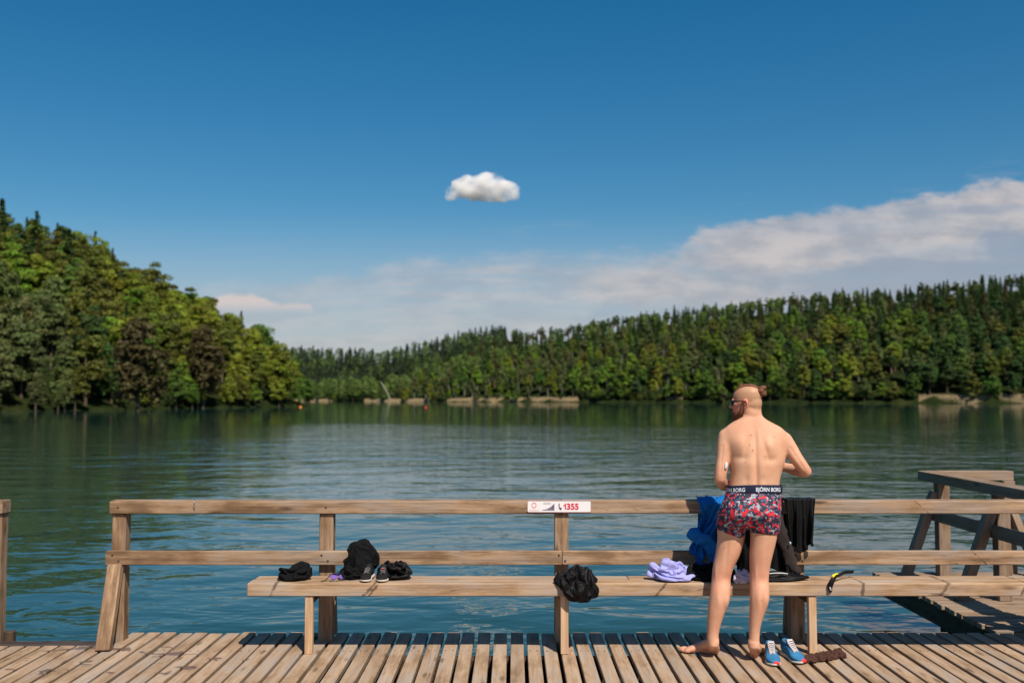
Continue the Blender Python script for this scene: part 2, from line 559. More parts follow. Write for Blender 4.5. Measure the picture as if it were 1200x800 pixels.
# ------------------------------------------------------------------ trees
def leafmat(name, var=0.5):
    m, nt, b = newmat(name)
    oi = N(nt, 'ShaderNodeObjectInfo')
    at_ = N(nt, 'ShaderNodeAttribute', attribute_name='leafvar')
    hs = N(nt, 'ShaderNodeHueSaturation', Saturation=1.0)
    lk(nt, math_n(nt, 'MULTIPLY_ADD', at_.outputs['Fac'], 0.05, 0.475), hs.inputs['Hue'])
    lk(nt, math_n(nt, 'MULTIPLY_ADD', at_.outputs['Fac'], var * 2, 1 - var), hs.inputs['Value'])
    lk(nt, oi.outputs['Color'], hs.inputs['Color'])
    lk(nt, hs.outputs[0], b.inputs['Base Color'])
    b.inputs['Roughness'].default_value = 0.6
    b.inputs['Specular IOR Level'].default_value = 0.25
    tr = N(nt, 'ShaderNodeBsdfTranslucent')
    lk(nt, hs.outputs[0], tr.inputs['Color'])
    mx = N(nt, 'ShaderNodeMixShader', Fac=0.3)
    lk(nt, b.outputs[0], mx.inputs[1])
    lk(nt, tr.outputs[0], mx.inputs[2])
    lk(nt, mx.outputs[0], nt.nodes['Material Output'].inputs[0])
    return m


LEAF = leafmat('leaves')
BARK = simple('bark', (0.09, 0.065, 0.045), 0.9, 0.4, 3.0)
BARK_PINE = simple('pine_bark', (0.20, 0.105, 0.055), 0.9, 0.4, 2.0)
BARK_BIRCH = simple('birch_bark', (0.20, 0.19, 0.17), 0.8, 0.5, 2.5)
rng = np.random.default_rng(11)


def leaf_quads(pts, nrm_, size, flat=0.0):
    """one four-cornered leaf spray per point, facing roughly along nrm_"""
    n = len(pts)
    rnd = rng.normal(size=(n, 3))
    nn = nrm_ + rnd * 0.55
    nn /= np.linalg.norm(nn, axis=1, keepdims=True)
    t = np.cross(nn, rng.normal(size=(n, 3)))
    t /= np.linalg.norm(t, axis=1, keepdims=True) + 1e-9
    b_ = np.cross(nn, t)
    s = size * rng.uniform(0.55, 1.3, size=(n, 1))
    asp = rng.uniform(0.5, 0.95, size=(n, 1))
    q = np.stack([pts - t * s, pts - b_ * s * asp, pts + t * s, pts + b_ * s * asp], 1) + nn[:, None, :] * np.array([0, .12, 0, -.12])[None, :, None] * s[:, :, None]
    return q.reshape(-1, 3)


def to_mesh(name, V, nleaf_quads, mats, lv, tv=None, tf=None):
    """leaf quads first, then optional trunk verts and faces (material 1)"""
    n4 = len(V)
    F = [tuple(range(i, i + 4)) for i in range(0, n4, 4)]
    nl = len(F)
    verts = [tuple(x) for x in V]
    if tv:
        verts += [tuple(x) for x in tv]
        F += [tuple(i + n4 for i in f) for f in tf]
    me = bpy.data.meshes.new(name)
    me.from_pydata(verts, [], F)
    for m_ in mats: me.materials.append(m_)
    if tv:
        me.polygons.foreach_set('material_index', [0] * nl + [1] * (len(F) - nl))
    a = me.attributes.new('leafvar', 'FLOAT', 'POINT')
    a.data.foreach_set('value', list(np.repeat(lv, 4)) + [0.5] * (len(verts) - n4))
    me.update()
    return me


def tube_geo(pts, rad, n=7):
    V, F = [], []
    for i, (p, r_) in enumerate(zip(pts, rad)):
        p = Vector(p)
        d = (Vector(pts[min(i + 1, len(pts) - 1)]) - Vector(pts[max(i - 1, 0)])).normalized()
        u = d.cross(Vector((0.3, 1, 0.1))).normalized()
        v = d.cross(u)
        for k in range(n):
            a = 2 * PI * k / n
            V.append(p + (u * math.cos(a) + v * math.sin(a)) * r_)
    for i in range(len(pts) - 1):
        for k in range(n):
            k2 = (k + 1) % n
            F.append((i * n + k, i * n + k2, (i + 1) * n + k2, (i + 1) * n + k))
    F.append(tuple((len(pts) - 1) * n + k for k in range(n)))
    return V, F


def merge(geos):
    V, F = [], []
    for v, f in geos:
        b0 = len(V)
        V += v
        F += [tuple(i + b0 for i in ff) for ff in f]
    return V, F


def broadleaf(H, Rr, base, nclump, nleaf, size, seed, droop=0.0, pointed=0.0):
    """returns leaf verts, leaf variation, trunk geometry. Crown from base*H to H."""
    global rng
    rng = np.random.default_rng(seed)
    rd = random.Random(seed)
    cz, hz = H * (1 + base) / 2, H * (1 - base) / 2
    V, LV, limbs = [], [], []
    for i in range(nclump):
        # clump centres spread through the crown's volume, mostly near its surface
        for _ in range(30):
            d = np.array([rd.gauss(0, 1), rd.gauss(0, 1), rd.gauss(0, 1)])
            d /= np.linalg.norm(d)
            k = rd.uniform(0.45, 0.95)
            c = d * k
            prof = 1.0 - pointed * max(0, c[2])
            if d[2] > -0.75: break
        wob = 1 + 0.22 * math.sin(3.1 * d[0] + seed) + 0.18 * math.cos(4.3 * d[1] - seed)
        c = np.array([c[0] * Rr * prof * wob, c[1] * Rr * prof * wob, cz + c[2] * hz * (0.93 + 0.1 * wob)])
        r_ = Rr * rd.uniform(0.22, 0.42) * (1 - pointed * 0.4 * max(0, d[2]))
        m_ = int(nleaf * rd.uniform(0.7, 1.3))
        dd = rng.normal(size=(m_, 3))
        dd /= np.linalg.norm(dd, axis=1, keepdims=True)
        dd[:, 2] = np.where(dd[:, 2] < -0.35, -dd[:, 2], dd[:, 2])
        rad = r_ * rng.uniform(0.55, 1.08, size=(m_, 1))
        p = c + dd * rad * np.array([1.15, 1.15, 0.72])
        if droop:
            hang = rng.random(m_) < 0.5
            p[:, 2] -= np.where(hang, rng.uniform(0, droop, m_), 0)
        p[:, 2] = np.maximum(p[:, 2], 0.25)
        V.append(leaf_quads(p, dd + np.array([0, 0, 0.35]), size))
        LV.append(np.clip(rd.uniform(0.2, 0.8) + rng.normal(size=m_) * 0.16, 0, 1))
        if i % 4 == 0: limbs.append(c)
    top = Vector((rd.uniform(-.4, .4), rd.uniform(-.4, .4), H * 0.82))
    r0 = 0.018 * H
    pts = [Vector((0, 0, -0.6)), Vector((0, 0, H * .12)), Vector((top.x * .3, top.y * .3, H * .35)), Vector((top.x * .7, top.y * .7, H * .6)), top]
    geos = [tube_geo(pts, [r0 * 1.25, r0, r0 * .8, r0 * .5, r0 * .12])]
    for c in limbs:
        z0 = max(H * .15, min(H * .65, c[2] * 0.6))
        s_ = Vector((0, 0, z0))
        e = Vector(c)
        geos.append(tube_geo([s_, (s_ + e) / 2 + Vector((0, 0, -0.1 * H * .3)), e], [r0 * .4, r0 * .28, r0 * .08], 5))
    tv, tf = merge(geos)
    return np.concatenate(V), np.concatenate(LV), tv, tf


def conifer(H, Rr, base, seed, levels=34, per=9, size=0.42, dense=5):
    global rng
    rng = np.random.default_rng(seed)
    rd = random.Random(seed)
    P, D, LV = [], [], []
    for i in range(levels):
        t = i / (levels - 1)
        z = H * (base + (0.985 - base) * t)
        rr = Rr * (1 - t) ** 0.8 * rd.uniform(0.75, 1.12) + 0.12
        for k in range(per if t < .8 else 5):
            a = rd.uniform(0, 2 * PI)
            L = rr * rd.uniform(0.7, 1.1)
            lv = rd.uniform(.2, .8)
            for j in range(dense):
                u = (j + rd.uniform(.4, 1)) / dense
                drop = -0.28 * L * u + 0.10 * L * u * u
                P.append((math.cos(a) * L * u, math.sin(a) * L * u, z + drop))
                D.append((math.cos(a) * .5, math.sin(a) * .5, 0.7))
                LV.append(min(1, max(0, lv + rd.gauss(0, .12))))
    P, D = np.array(P), np.array(D)
    V = leaf_quads(P, D, size)
    r0 = 0.014 * H
    tv, tf = tube_geo([Vector((0, 0, -0.6)), Vector((0, 0, H * .3)), Vector((0, 0, H * .7)), Vector((0, 0, H * .995))], [r0 * 1.2, r0, r0 * .55, 0.03])
    return V, np.array(LV), tv, tf


# near variants (crown and trunk apart), far variants (one mesh each)
NEAR_B, NEAR_C, FAR_B, FAR_C, FAR_P, FAR_BI = [], [], [], [], [], []
for k in range(6):
    V, LV, tv, tf = broadleaf(17, 4.6 - .25 * k, [.06, .10, .2, .08, .15, .05][k], 46, 150, 0.30, 100 + k, droop=[0, 0, 1.2, 0, .6, 1.8][k], pointed=[.1, .3, .0, .4, .2, .45][k])
    crown = to_mesh('crown', V, 0, [LEAF], LV)
    tm = bpy.data.meshes.new('trunk'); tm.from_pydata([tuple(v) for v in tv], [], tf); tm.materials.append(BARK); smooth(tm)
    NEAR_B.append((crown, tm))
for k in range(3):
    V, LV, tv, tf = conifer(20, 3.1 - .3 * k, .08, 200 + k, 38, 9, 0.36, 5)
    crown = to_mesh('crown', V, 0, [LEAF], LV)
    tm = bpy.data.meshes.new('trunk'); tm.from_pydata([tuple(v) for v in tv], [], tf); tm.materials.append(BARK); smooth(tm)
    NEAR_C.append((crown, tm))
for k in range(8):
    V, LV, tv, tf = broadleaf(16, 4.3 - .2 * (k % 4), [.12, .2, .08, .25][k % 4], 34, 95, 0.42, 300 + k, droop=(0, .8)[k % 2], pointed=[.1, .35, .5, .2][k % 4])
    FAR_B.append(to_mesh('broadleaf_tree', V, 0, [LEAF, BARK], LV, tv, tf))
for k in range(4):
    V, LV, tv, tf = broadleaf(18, 3.4 - .2 * k, .1, 30, 95, 0.40, 350 + k, droop=1.5, pointed=.5)
    FAR_BI.append(to_mesh('birch_tree', V, 0, [LEAF, BARK_BIRCH], LV, tv, tf))
for k in range(5):
    V, LV, tv, tf = conifer(19, 2.7 + .3 * k, .06, 400 + k, 32, 10, 0.5, 5)
    FAR_C.append(to_mesh('spruce_tree', V, 0, [LEAF, BARK], LV, tv, tf))
for k in range(3):   # pines: bare reddish stem under a short crown
    V, LV, tv, tf = broadleaf(19, 3.4, .38, 24, 110, 0.42, 500 + k, pointed=.45)
    FAR_P.append(to_mesh('pine_tree', V, 0, [LEAF, BARK_PINE], LV, tv, tf))

COLS = {'olive': (0.072, 0.082, 0.018), 'bright green': (0.085, 0.135, 0.020), 'mid green': (0.050, 0.090, 0.020), 'dark green': (0.026, 0.050, 0.018),
        'grey-green': (0.070, 0.085, 0.040), 'rusty brown': (0.050, 0.041, 0.020), 'yellow-green': (0.105, 0.125, 0.018)}
rt = random.Random(5)
bins = {}


def vis(X, Y, z0, H, rad, keep=0.35):
    """near-to-far culling: is the top of this tree seen over what stands before it?"""
    a, da = X / Y, rad / Y
    top = (z0 + H - CAMZ) / Y
    lo, hi = int((a - da) / 0.003), int((a + da) / 0.003) + 1
    cur = [bins.get(i, -1) for i in range(lo, hi)]
    seen = sum(1 for c in cur if c < top - 0.004) / len(cur)
    for i in range(lo, hi):
        edge_ = abs((i + .5) * 0.003 - a) / max(da, 1e-6)
        hgt_ = (z0 + H * (0.9 - 0.35 * min(1, edge_) ** 2) - CAMZ) / Y
        bins[i] = max(bins.get(i, -1), hgt_)
    return seen > keep


def band(q, frac):
    return "at the water's edge" if q < 9 else ('on the skyline' if frac > 0.80 else ('on the lower slope' if frac < 0.42 else 'on the upper slope'))


def place_tree(kind, mesh, X, Y, sc, colour, label, group, tall=1.0):
    z0 = height(X, Y) - 0.2
    jit = 1 + rt.uniform(-.18, .18)
    c = tuple(x * k_ * jit * (1 + rt.uniform(-.08, .08)) for x, k_ in zip(COLS[colour], (1.75, 1.70, 1.05))) + (1,)
    if isinstance(mesh, tuple):
        o = empty(kind, (X, Y, z0), label, 'tree', group)
        o.rotation_euler = (0, 0, rt.uniform(0, 6.28))
        o.scale = (sc, sc, sc * tall)
        for nm, me in zip(('crown', 'trunk'), mesh):
            ch = bpy.data.objects.new(nm, me)
            C.objects.link(ch)
            ch.parent = o
            ch.color = c
    else:
        o = bpy.data.objects.new(kind, mesh)
        C.objects.link(o)
        o.location = (X, Y, z0)
        o.rotation_euler = (rt.uniform(-.03, .03), rt.uniform(-.03, .03), rt.uniform(0, 6.28))
        o.scale = (sc, sc, sc * tall)
        o.color = c
        tag(o, label, 'tree', group)
    return o


# left bank
cand = []
Y = 112.0
while Y < 350:
    X = -205.0
    while X < -45:
        x, y = X + rt.uniform(-2.6, 2.6), Y + rt.uniform(-2.6, 2.6)
        s = left_s(x, y)
        if s > 1.5 and -0.56 < x / y: cand.append((y, x, s))
        X += 6.5
    Y += 6.5
# low trees and shrubs along the point
for i in range(34):
    y = 138 + i * 3.9 + rt.uniform(-2, 2)
    cand.append((y, lerp_tab(SHORE_L, y) - rt.uniform(.6, 1.6), 1.0))
cand.sort()
n_left = 0
for (y, x, s) in cand:
    z0 = height(x, y)
    r_ = rt.random()
    H = rt.uniform(11.5, 17.0)
    if s < 9: H = rt.uniform(9, 15)
    if s < 2: H = rt.uniform(4, 8)
    tip = sstep(y, 235, 262)
    if 1.2 < s < 9: H *= 1 + 0.22 * tip
    con = r_ < 0.13 and s > 6
    if not vis(x, y, z0, H, H * (.16 if con else .26)): continue
    frac = z0 / 31
    bd = band(s, frac)
    px = 600 + FPX * x / y
    if con:
        colr = rt.choice(['dark green', 'dark green', 'rusty brown'])
        place_tree('spruce_tree', rt.choice(NEAR_C), x, y, H / 20 * 1.05, colr, f'{colr} spruce {bd} of the near left bank', f'{colr} spruces {bd} of the left bank', 1.0)
    else:
        if px < 95 and s < 26: colr = rt.choice(['grey-green', 'grey-green', 'olive'])
        elif px > 200: colr = rt.choice(['olive', 'bright green', 'yellow-green', 'mid green', 'yellow-green'])
        else: colr = rt.choice(['olive', 'mid green', 'olive', 'bright green', 'dark green', 'yellow-green'])
        place_tree('broadleaf_tree', rt.choice(NEAR_B) if s > 12 else NEAR_B[rt.choice((0, 1, 3, 5, 5, 0))], x, y, H / 17, colr, f'{colr} leafy tree {bd} of the near left bank', f'{colr} leafy trees {bd} of the left bank')
    n_left += 1
# the three spruce tips that stand out above the left skyline, and the rusty conifer half way along
for (px, py, Yd, lab) in ((2, 232, 232, 'tall dark spruce cut by the frame edge on the left skyline'), (43, 247, 236, 'slender dark spruce with the sharpest tip on the left skyline'),
                          (81, 268, 232, 'short dark spruce tip, lowest of the three on the left skyline')):
    p = at(px, py, Yd)
    z0 = height(p.x, p.y)
    place_tree('spruce_tree', NEAR_C[0], p.x, p.y, (p.z - z0 + .2) / 20 * 1.25, 'dark green', lab, None, .8)
for (px, py, Yd, lab) in ((163, 362, 168, 'big rusty-brown tree standing out among green trees of the left bank'), (240, 372, 212, 'rusty-brown tree near the tip of the left bank')):
    p = at(px, py, Yd)
    z0 = height(p.x, p.y)
    place_tree('broadleaf_tree', NEAR_B[5], p.x, p.y, (p.z - z0 + .2) / 17 * 1.0, 'rusty brown', lab, None, 1.0)

# right hill and the far shore
bins.clear()
cand = []
for row in range(0, 29):
    q = 1.5 + row * 8 if row < 4 else 27 + (row - 4) * 10.5
    a = -0.31
    while a < 0.55:
        # walk outwards until q metres behind the shore on this bearing
        lo_, hi_ = 200.0, 1400.0
        for _ in range(26):
            mid = (lo_ + hi_) / 2
            if right_q(a * mid, mid) < q: lo_ = mid
            else: hi_ = mid
        Yd = lo_ + rt.uniform(-3, 3)
        cand.append((Yd, a * Yd + rt.uniform(-2.4, 2.4), q))
        a += ((7.6 if row < 16 else 6.4) if row > 1 else 6.6) / Yd
for Yd in range(860, 1120, 24):
    a = -0.31
    while a < 0.02:
        cand.append((Yd + rt.uniform(-8, 8), a * Yd + rt.uniform(-3, 3), 300.0))
        a += 6.5 / Yd
cand.sort()
MASS = {'far': [], 'hill': []}
cnt = {'broadleaf_tree': 0, 'spruce_tree': 0, 'pine_tree': 0, 'birch_tree': 0}
cnt2 = dict(cnt)
for (y, x, q) in cand:
    z0 = height(x, y)
    a = x / y
    far = y > 800
    rh = max(8.0, lerp_tab(RIDGE_H, a))
    frac = z0 / (rh if not far else 40)
    if far and frac < .35 and rt.random() < .6: continue
    H = rt.uniform(10.5, 14.5)
    if frac > .75 and not far: H = rt.uniform(8, 10.5)
    if far: H = rt.uniform(12, 17)
    if q < 6: H = rt.uniform(8, 13)
    pc = 0.12 + 0.62 * sstep(frac, 0.3, 0.95) + (0.12 if a > .4 else 0) if not far else 0.72
    if q < 12: pc = 0.05
    con = rt.random() < pc
    if con: H *= 1.0
    if not vis(x, y, z0, H, H * (.13 if con else .24), 0.42 if not far else .3): continue
    if far:
        MASS['far'].append((x, y, z0 - .2, H, con))
        continue
    where = 'of the far ridge' if far else ('of the low far shore' if a < -0.09 else ('of the right hill' if a > 0.16 else 'of the middle hill'))
    bd = band(q, frac)
    if far and bd == "on the lower slope": bd = 'on the upper slope'
    if con:
        pine = rt.random() < 0.22
        kind = 'pine_tree' if pine else 'spruce_tree'
        if kind == 'spruce_tree' and not far and cnt[kind] >= 285: kind, pine = 'pine_tree', True
        colr = 'grey-green' if pine and rt.random() < .4 else 'dark green'
        if rt.random() < .06: colr = 'rusty brown'
        cnt2[kind] += 1
        if cnt[kind] >= 285:
            MASS['hill'].append((x, y, z0 - .2, H, True))
            continue
        nm = 'pine' if pine else 'spruce'
        place_tree(kind, rt.choice(FAR_P if pine else FAR_C), x, y, H / (19 if frac < .75 else 15.5), colr, f'{colr} {nm} {bd} {where}', f'{colr} {nm}s {bd} {where}', rt.uniform(.8, 1.0) if frac > .75 else rt.uniform(.9, 1.1))
    else:
        kind = 'birch_tree' if rt.random() < .36 and q > 5 else 'broadleaf_tree'
        if kind == 'broadleaf_tree' and cnt[kind] >= 140: kind = 'birch_tree'
        cnt2[kind] += 1
        if cnt[kind] >= (200 if kind == 'broadleaf_tree' else 285):
            MASS['hill'].append((x, y, z0 - .2, H, False))
            continue
        ch = ['mid green', 'yellow-green', 'bright green', 'grey-green', 'dark green', 'olive', 'bright green']
        if q < 25 and a < .35: ch = ['bright green', 'mid green', 'yellow-green', 'yellow-green', 'bright green', 'dark green']
        if a > .4: ch = ['mid green', 'dark green', 'dark green', 'olive']
        colr = rt.choice(ch)
        bi = kind == 'birch_tree'
        if bi and rt.random() < .5: colr = 'grey-green'
        nm = 'birch' if bi else 'leafy tree'
        place_tree(kind, rt.choice(FAR_BI if bi else FAR_B), x, y, H / (18 if bi else 15.5), colr, f'{colr} {nm} {bd} {where}', f'{colr} {nm}s {bd} {where}', rt.uniform(.9, 1.15))
    cnt[kind] += 1
# shrubs overhanging the far waterline
nsh = 0
a = -0.235
while a < 0.53:
    lo_, hi_ = 200.0, 1400.0
    for _ in range(26):
        mid = (lo_ + hi_) / 2
        if right_q(a * mid, mid) < .3: lo_ = mid
        else: hi_ = mid
    px = 600 + FPX * a
    if not any(l_ < px < h_ for l_, h_ in ((344, 390), (427, 470), (475, 503), (524, 678), (1076, 1200))) or rt.random() < .12:
        colr = rt.choice(['mid green', 'dark green', 'mid green', 'olive'] + (['bright green'] if a < .25 else []))
        where = 'on the low far shore' if a < -.09 else ('below the right hill' if a > .16 else 'below the middle hill')
        place_tree('shrub', rt.choice(FAR_B), a * lo_ + rt.uniform(-.6, .6), lo_ + rt.uniform(-.3, 2.2), rt.uniform(.26, .5), colr, f'low {colr} shrub at the waterline {where}', f'{colr} shrubs at the waterline {where}', .85)
        nsh += 1
    a += 3.1 / lo_
print('SHRUBS', nsh)
print('TREES left', n_left, 'right', cnt, cnt2)

# the woods nobody could count: far ridge, and the gaps high on the hill
def woodland(items, label, size, nl):
    rw = np.random.default_rng(77)
    P, D, LV, CO = [], [], [], []
    for (x, y, z, H, con) in items:
        n = nl
        u = rw.random(n)
        a = rw.random(n) * 2 * PI
        if con:
            rad = (H * .17) * (1 - u) ** .8 * rw.uniform(.5, 1.05, n)
            zz = z + H * (.08 + .92 * u)
            base_ = np.array(COLS['dark green']) * (1.5, 1.4, 1.2)
        else:
            cz = rw.uniform(-1, 1, n)
            rad = H * .28 * np.sqrt(1 - cz * cz) * rw.uniform(.7, 1.05, n) * (1 + .25 * np.sin(3 * a + x))
            zz = z + H * .55 + cz * H * .44
            base_ = np.array(COLS[rt.choice(['mid green', 'bright green', 'olive', 'mid green'])]) * (1.9, 1.7, 1.3)
        P.append(np.stack([x + np.cos(a) * rad, y + np.sin(a) * rad, zz], 1))
        D.append(np.stack([np.cos(a), np.sin(a), np.full(n, .6)], 1))
        LV.append(np.clip(rw.normal(.5, .2, n), 0, 1))
    global rng
    rng = rw
    V = leaf_quads(np.concatenate(P), np.concatenate(D), size)
    me = to_mesh('woodland', V, 0, [LEAF], np.concatenate(LV))
    o = bpy.data.objects.new('woodland', me)
    C.objects.link(o)
    return tag(o, label, kind='stuff')


for nm, con_, colr, lab, sz, nl in (('far', True, (0.036, 0.058, 0.026, 1), 'distant dark conifer wood on the far ridge', .85, 230), ('far', False, (0.085, 0.13, 0.032, 1), 'distant leafy wood on the far ridge', .9, 220),
                                    ('hill', True, (0.045, 0.075, 0.024, 1), 'dense conifer wood filling the top of the hill', .6, 420), ('hill', False, (0.10, 0.15, 0.030, 1), 'dense leafy wood filling the top of the hill', .6, 420)):
    it = [q for q in MASS[nm] if q[4] == con_]
    if it:
        woodland(it, lab, sz, nl).color = colr
print('MASS', {k: len(v) for k, v in MASS.items()})

# pale reeds along the far shore, and the pale bank on the right
REED = simple('dry_reed', (0.36, 0.27, 0.15), 0.9, 0.3, 0.8)
REED_G = simple('green_reed', (0.16, 0.15, 0.05), 0.9, 0.3, 0.8)


def reeds(pxa, pxb, hgt_, mat, label, off=-2.0, left=False, dens=1.0):
    V, F = [], []
    n = int((pxb - pxa) * 24 * dens)
    for i in range(n):
        a = (pxa + (pxb - pxa) * rt.random() - 600) / FPX
        lo_, hi_ = 100.0, 1400.0
        for _ in range(22):
            mid = (lo_ + hi_) / 2
            inside = left_s(a * mid, mid) > -off * .2 if left else right_q(a * mid, mid) > off
            if inside: hi_ = mid
            else: lo_ = mid
        Yd = hi_ + rt.uniform(0, 3.0)
        X = a * Yd
        wv = 0.85 + .15 * math.sin(X * .21) * math.sin(X * .57 + 1)
        h_ = hgt_ * rt.uniform(.6, 1.1) * wv
        z0 = max(height(X, Yd), WZ - .3)
        wd = rt.uniform(.05, .14)
        lean = rt.uniform(-.25, .25)
        dy = rt.uniform(-.1, .1)
        b0 = len(V)
        V += [(X - wd, Yd, z0), (X + wd, Yd + dy, z0), (X + wd * .5 + lean, Yd + dy, z0 + h_), (X - wd * .3 + lean, Yd, z0 + h_ * .93)]
        F.append((b0, b0 + 1, b0 + 2, b0 + 3))
    o = mesh_obj('reeds', V, F, mat, shade=False)
    tag(o, label, kind='stuff')


reeds(344, 390, 1.5, REED, 'pale dry reeds at the far left end of the lake', -1)
reeds(427, 470, 1.5, REED, 'pale dry reeds below the leaning pale trunk', -1)
reeds(475, 503, 1.3, REED, 'short strip of pale reeds on the far shore', -1)
reeds(524, 678, 1.4, REED, 'long strip of pale reeds along the middle far shore', -1)
reeds(780, 800, 1.0, REED, 'small patch of pale reeds left of the man', -1)
reeds(1076, 1200, 1.5, REED, 'pale reed bank below the dark right hill', -1)
reeds(118, 200, 1.1, REED_G, 'low green reeds along the left bank', -1.5, True, .7)
reeds(230, 300, 1.1, REED_G, 'low green reeds near the tip of the left bank', -1.5, True, .7)

# leaning pale dead trunk on the far shore
p0, p1 = at(458, 468, 585), at(446, 447, 583)
tv, tf = tube_geo([p0 + Vector((0, 0, -1)), (p0 + p1) / 2 + Vector((.3, 0, 0)), p1], [.40, .30, .12])
tag(mesh_obj('dead_trunk', tv, tf, simple('bleached_wood', (0.36, 0.33, 0.29), .8, .4, 2.0)), 'pale bare trunk leaning over reeds on the far shore', 'dead tree')
# two small floats on the water
def buoy(x, y, rad, col, label):
    p = ground(x, y, WZ)
    prof = [(0, -.6), (.55, -.5), (.9, -.2), (1, .1), (.85, .5), (.5, .8), (.18, .95), (.16, 1.25), (0, 1.3)]
    V, F = [], []
    for r_, z in prof:
        for k in range(14):
            V.append(p + Vector((math.cos(k * PI / 7) * r_ * rad, math.sin(k * PI / 7) * r_ * rad, z * rad)))
    for i in range(len(prof) - 1):
        for k in range(14): F.append((i * 14 + k, i * 14 + (k + 1) % 14, (i + 1) * 14 + (k + 1) % 14, (i + 1) * 14 + k))
    tag(mesh_obj('buoy', V, F, simple('buoy_plastic', col, .35, .05)), label, 'buoy')


buoy(499, 477.5, 0.24, (0.65, 0.03, 0.02), 'small red float on the water in mid lake')
buoy(352, 477, 0.32, (0.75, 0.22, 0.03), 'small orange float by the tip of the left bank')

# ------------------------------------------------------------------ deck
PITCHW, BW = 0.1150, 0.0905
deck = tag(empty('wooden_deck', (0, 5, 0)), 'weathered plank deck over the water', kind='structure')
B = Boards()
i0 = int(-9 / PITCHW)
GAP_X0, GAP_X1 = -3.62, -2.86
for i in range(i0, -i0):
    X = 0.09 + (i + .5) * PITCHW
    wdt = BW + random.uniform(-.003, .003)
    yend = 7.385 + random.uniform(-.022, .018)
    if X < GAP_X1 + .03: yend = 6.99 + random.uniform(-.006, .006)
    dz = random.uniform(-.0025, .0015)
    sk = random.uniform(-.004, .004)
    B.beam((X + sk, -2.5, -0.02 + dz), (X - sk, yend, -0.02 + dz), wdt, 0.04, bev=.0035, warp=0.0012, tone=random.uniform(.38, .72))
B.build('planks', W_DECK, deck)
B = Boards()
B.beam((-9, 7.065, -0.021), (GAP_X1 + .02, 7.065, -0.021), 0.13, 0.042, bev=.005)
B.build('edge_board', W_WET, deck)
B = Boards()
for yb in (6.86, 5.2, 3.4, 1.6, -.2, -2.0):
    B.beam((-9.2, yb, -0.14), (9.2, yb, -0.14), 0.10, 0.19)
for X in (-8, -5.5, -2.9, -0.4, 2.1, 4.6, 7.2):
    B.beam((X, -2.4, -0.33), (X, 6.9, -0.33), 0.12, 0.18)
B.build('joists', W_DARK, deck)
for X in (-8, -5.5, -2.9, -0.4, 2.1, 4.6, 7.2):
    for Y in (6.3, 2.5):
        B = Boards()
        B.beam((X + .1, Y, -3.2), (X + .1, Y, -0.43), 0.16, 0.16)
        B.build('pile', W_DARK, deck)

# ------------------------------------------------------------------ railing along the deck
YR = 7.10           # front face of the rails
POSTS = [-2.79, -1.318, 0.352, 2.02, 3.86]
rail = empty('wooden_railing', (0.4, YR, 0), 'long weathered two-rail railing along the deck edge behind the bench', 'railing')
PW = 0.098
PY = YR + 0.075     # post centre
for X in POSTS:
    B = Boards()
    B.beam((X, PY, -0.30), (X, PY, 0.889), PW, 0.10, up=(0, 1, 0), bev=.005, tone=0.45)
    B.build('post', W_RAIL, rail)
B = Boards()
B.beam((-2.853, YR + .068, 0.935), (0.352, YR + .068, 0.935), 0.13, 0.09, tone=.5, bev=.006)
B.beam((0.355, YR + .068, 0.936), (4.25, YR + .068, 0.936), 0.13, 0.09, tone=.62, bev=.006)
B.build('top_rail', W_RAIL, rail)
B = Boards()
B.beam((-2.862, YR, 0.585), (0.352, YR, 0.585), 0.045, 0.097, tone=.55, bev=.005)
B.beam((0.356, YR + .001, 0.586), (4.25, YR + .001, 0.586), 0.045, 0.097, tone=.7, bev=.005)
B.build('mid_rail', W_RAIL, rail)
# the end post is propped on the deck side, the others lean back against the lake side
B = Boards()
B.beam((-2.765, 6.845, 0.0), (-2.79, 7.085, 0.535), 0.098, 0.06, up=(0, -1, .3), bev=.005, tone=.75)
B.build('brace', W_RAIL, rail)
for X in POSTS[1:]:
    B = Boards()
    B.beam((X - .0, 7.36, 0.0), (X, 7.25, 0.56), 0.09, 0.05, up=(0, 1, .3), bev=.005, tone=.4)
    B.build('brace', W_RAIL, rail)

# piece of railing at the left frame edge, beyond the ladder gap
lr = empty('wooden_railing', (-3.65, YR, 0), 'stub of railing at the left frame edge beyond the gap', 'railing')
B = Boards()
B.beam((-3.67, PY, -0.30), (-3.67, PY, 0.889), PW, 0.10, up=(0, 1, 0), bev=.005, tone=.3)
B.build('post', W_RAIL, lr)
B = Boards()
B.beam((-6.6, YR + .068, 0.935), (-3.61, YR + .068, 0.935), 0.13, 0.09, tone=.35, bev=.006)
B.build('top_rail', W_RAIL, lr)
B = Boards()
B.beam((-6.6, YR, 0.585), (-3.68, YR, 0.585), 0.045, 0.097, tone=.35, bev=.005)
B.build('mid_rail', W_RAIL, lr)
B = Boards()
B.beam((-3.665, 6.90, 0.0), (-3.67, 7.085, 0.535), 0.098, 0.06, up=(0, -1, .3), bev=.005, tone=.4)
B.build('brace', W_RAIL, lr)
# head of the swimming ladder in the gap
ld = empty('swim_ladder', (-3.5, 7.2, 0), 'dark head of the swim ladder in the gap of the railing', 'ladder')
B = Boards()
for dx, zt in ((0, .065), (.46, -.05)):
    B.beam((-3.555 + dx, 7.19, -1.4), (-3.555 + dx, 7.15, zt), 0.07, 0.05, up=(0, 1, 0))
B.build('side_rail', W_DARK, ld)
for k in range(4):
    B = Boards()
    B.beam((-3.52, 7.185, -.12 - .3 * k), (-3.13, 7.185, -.12 - .3 * k), .045, .03)
    B.build('rung', W_DARK, ld)

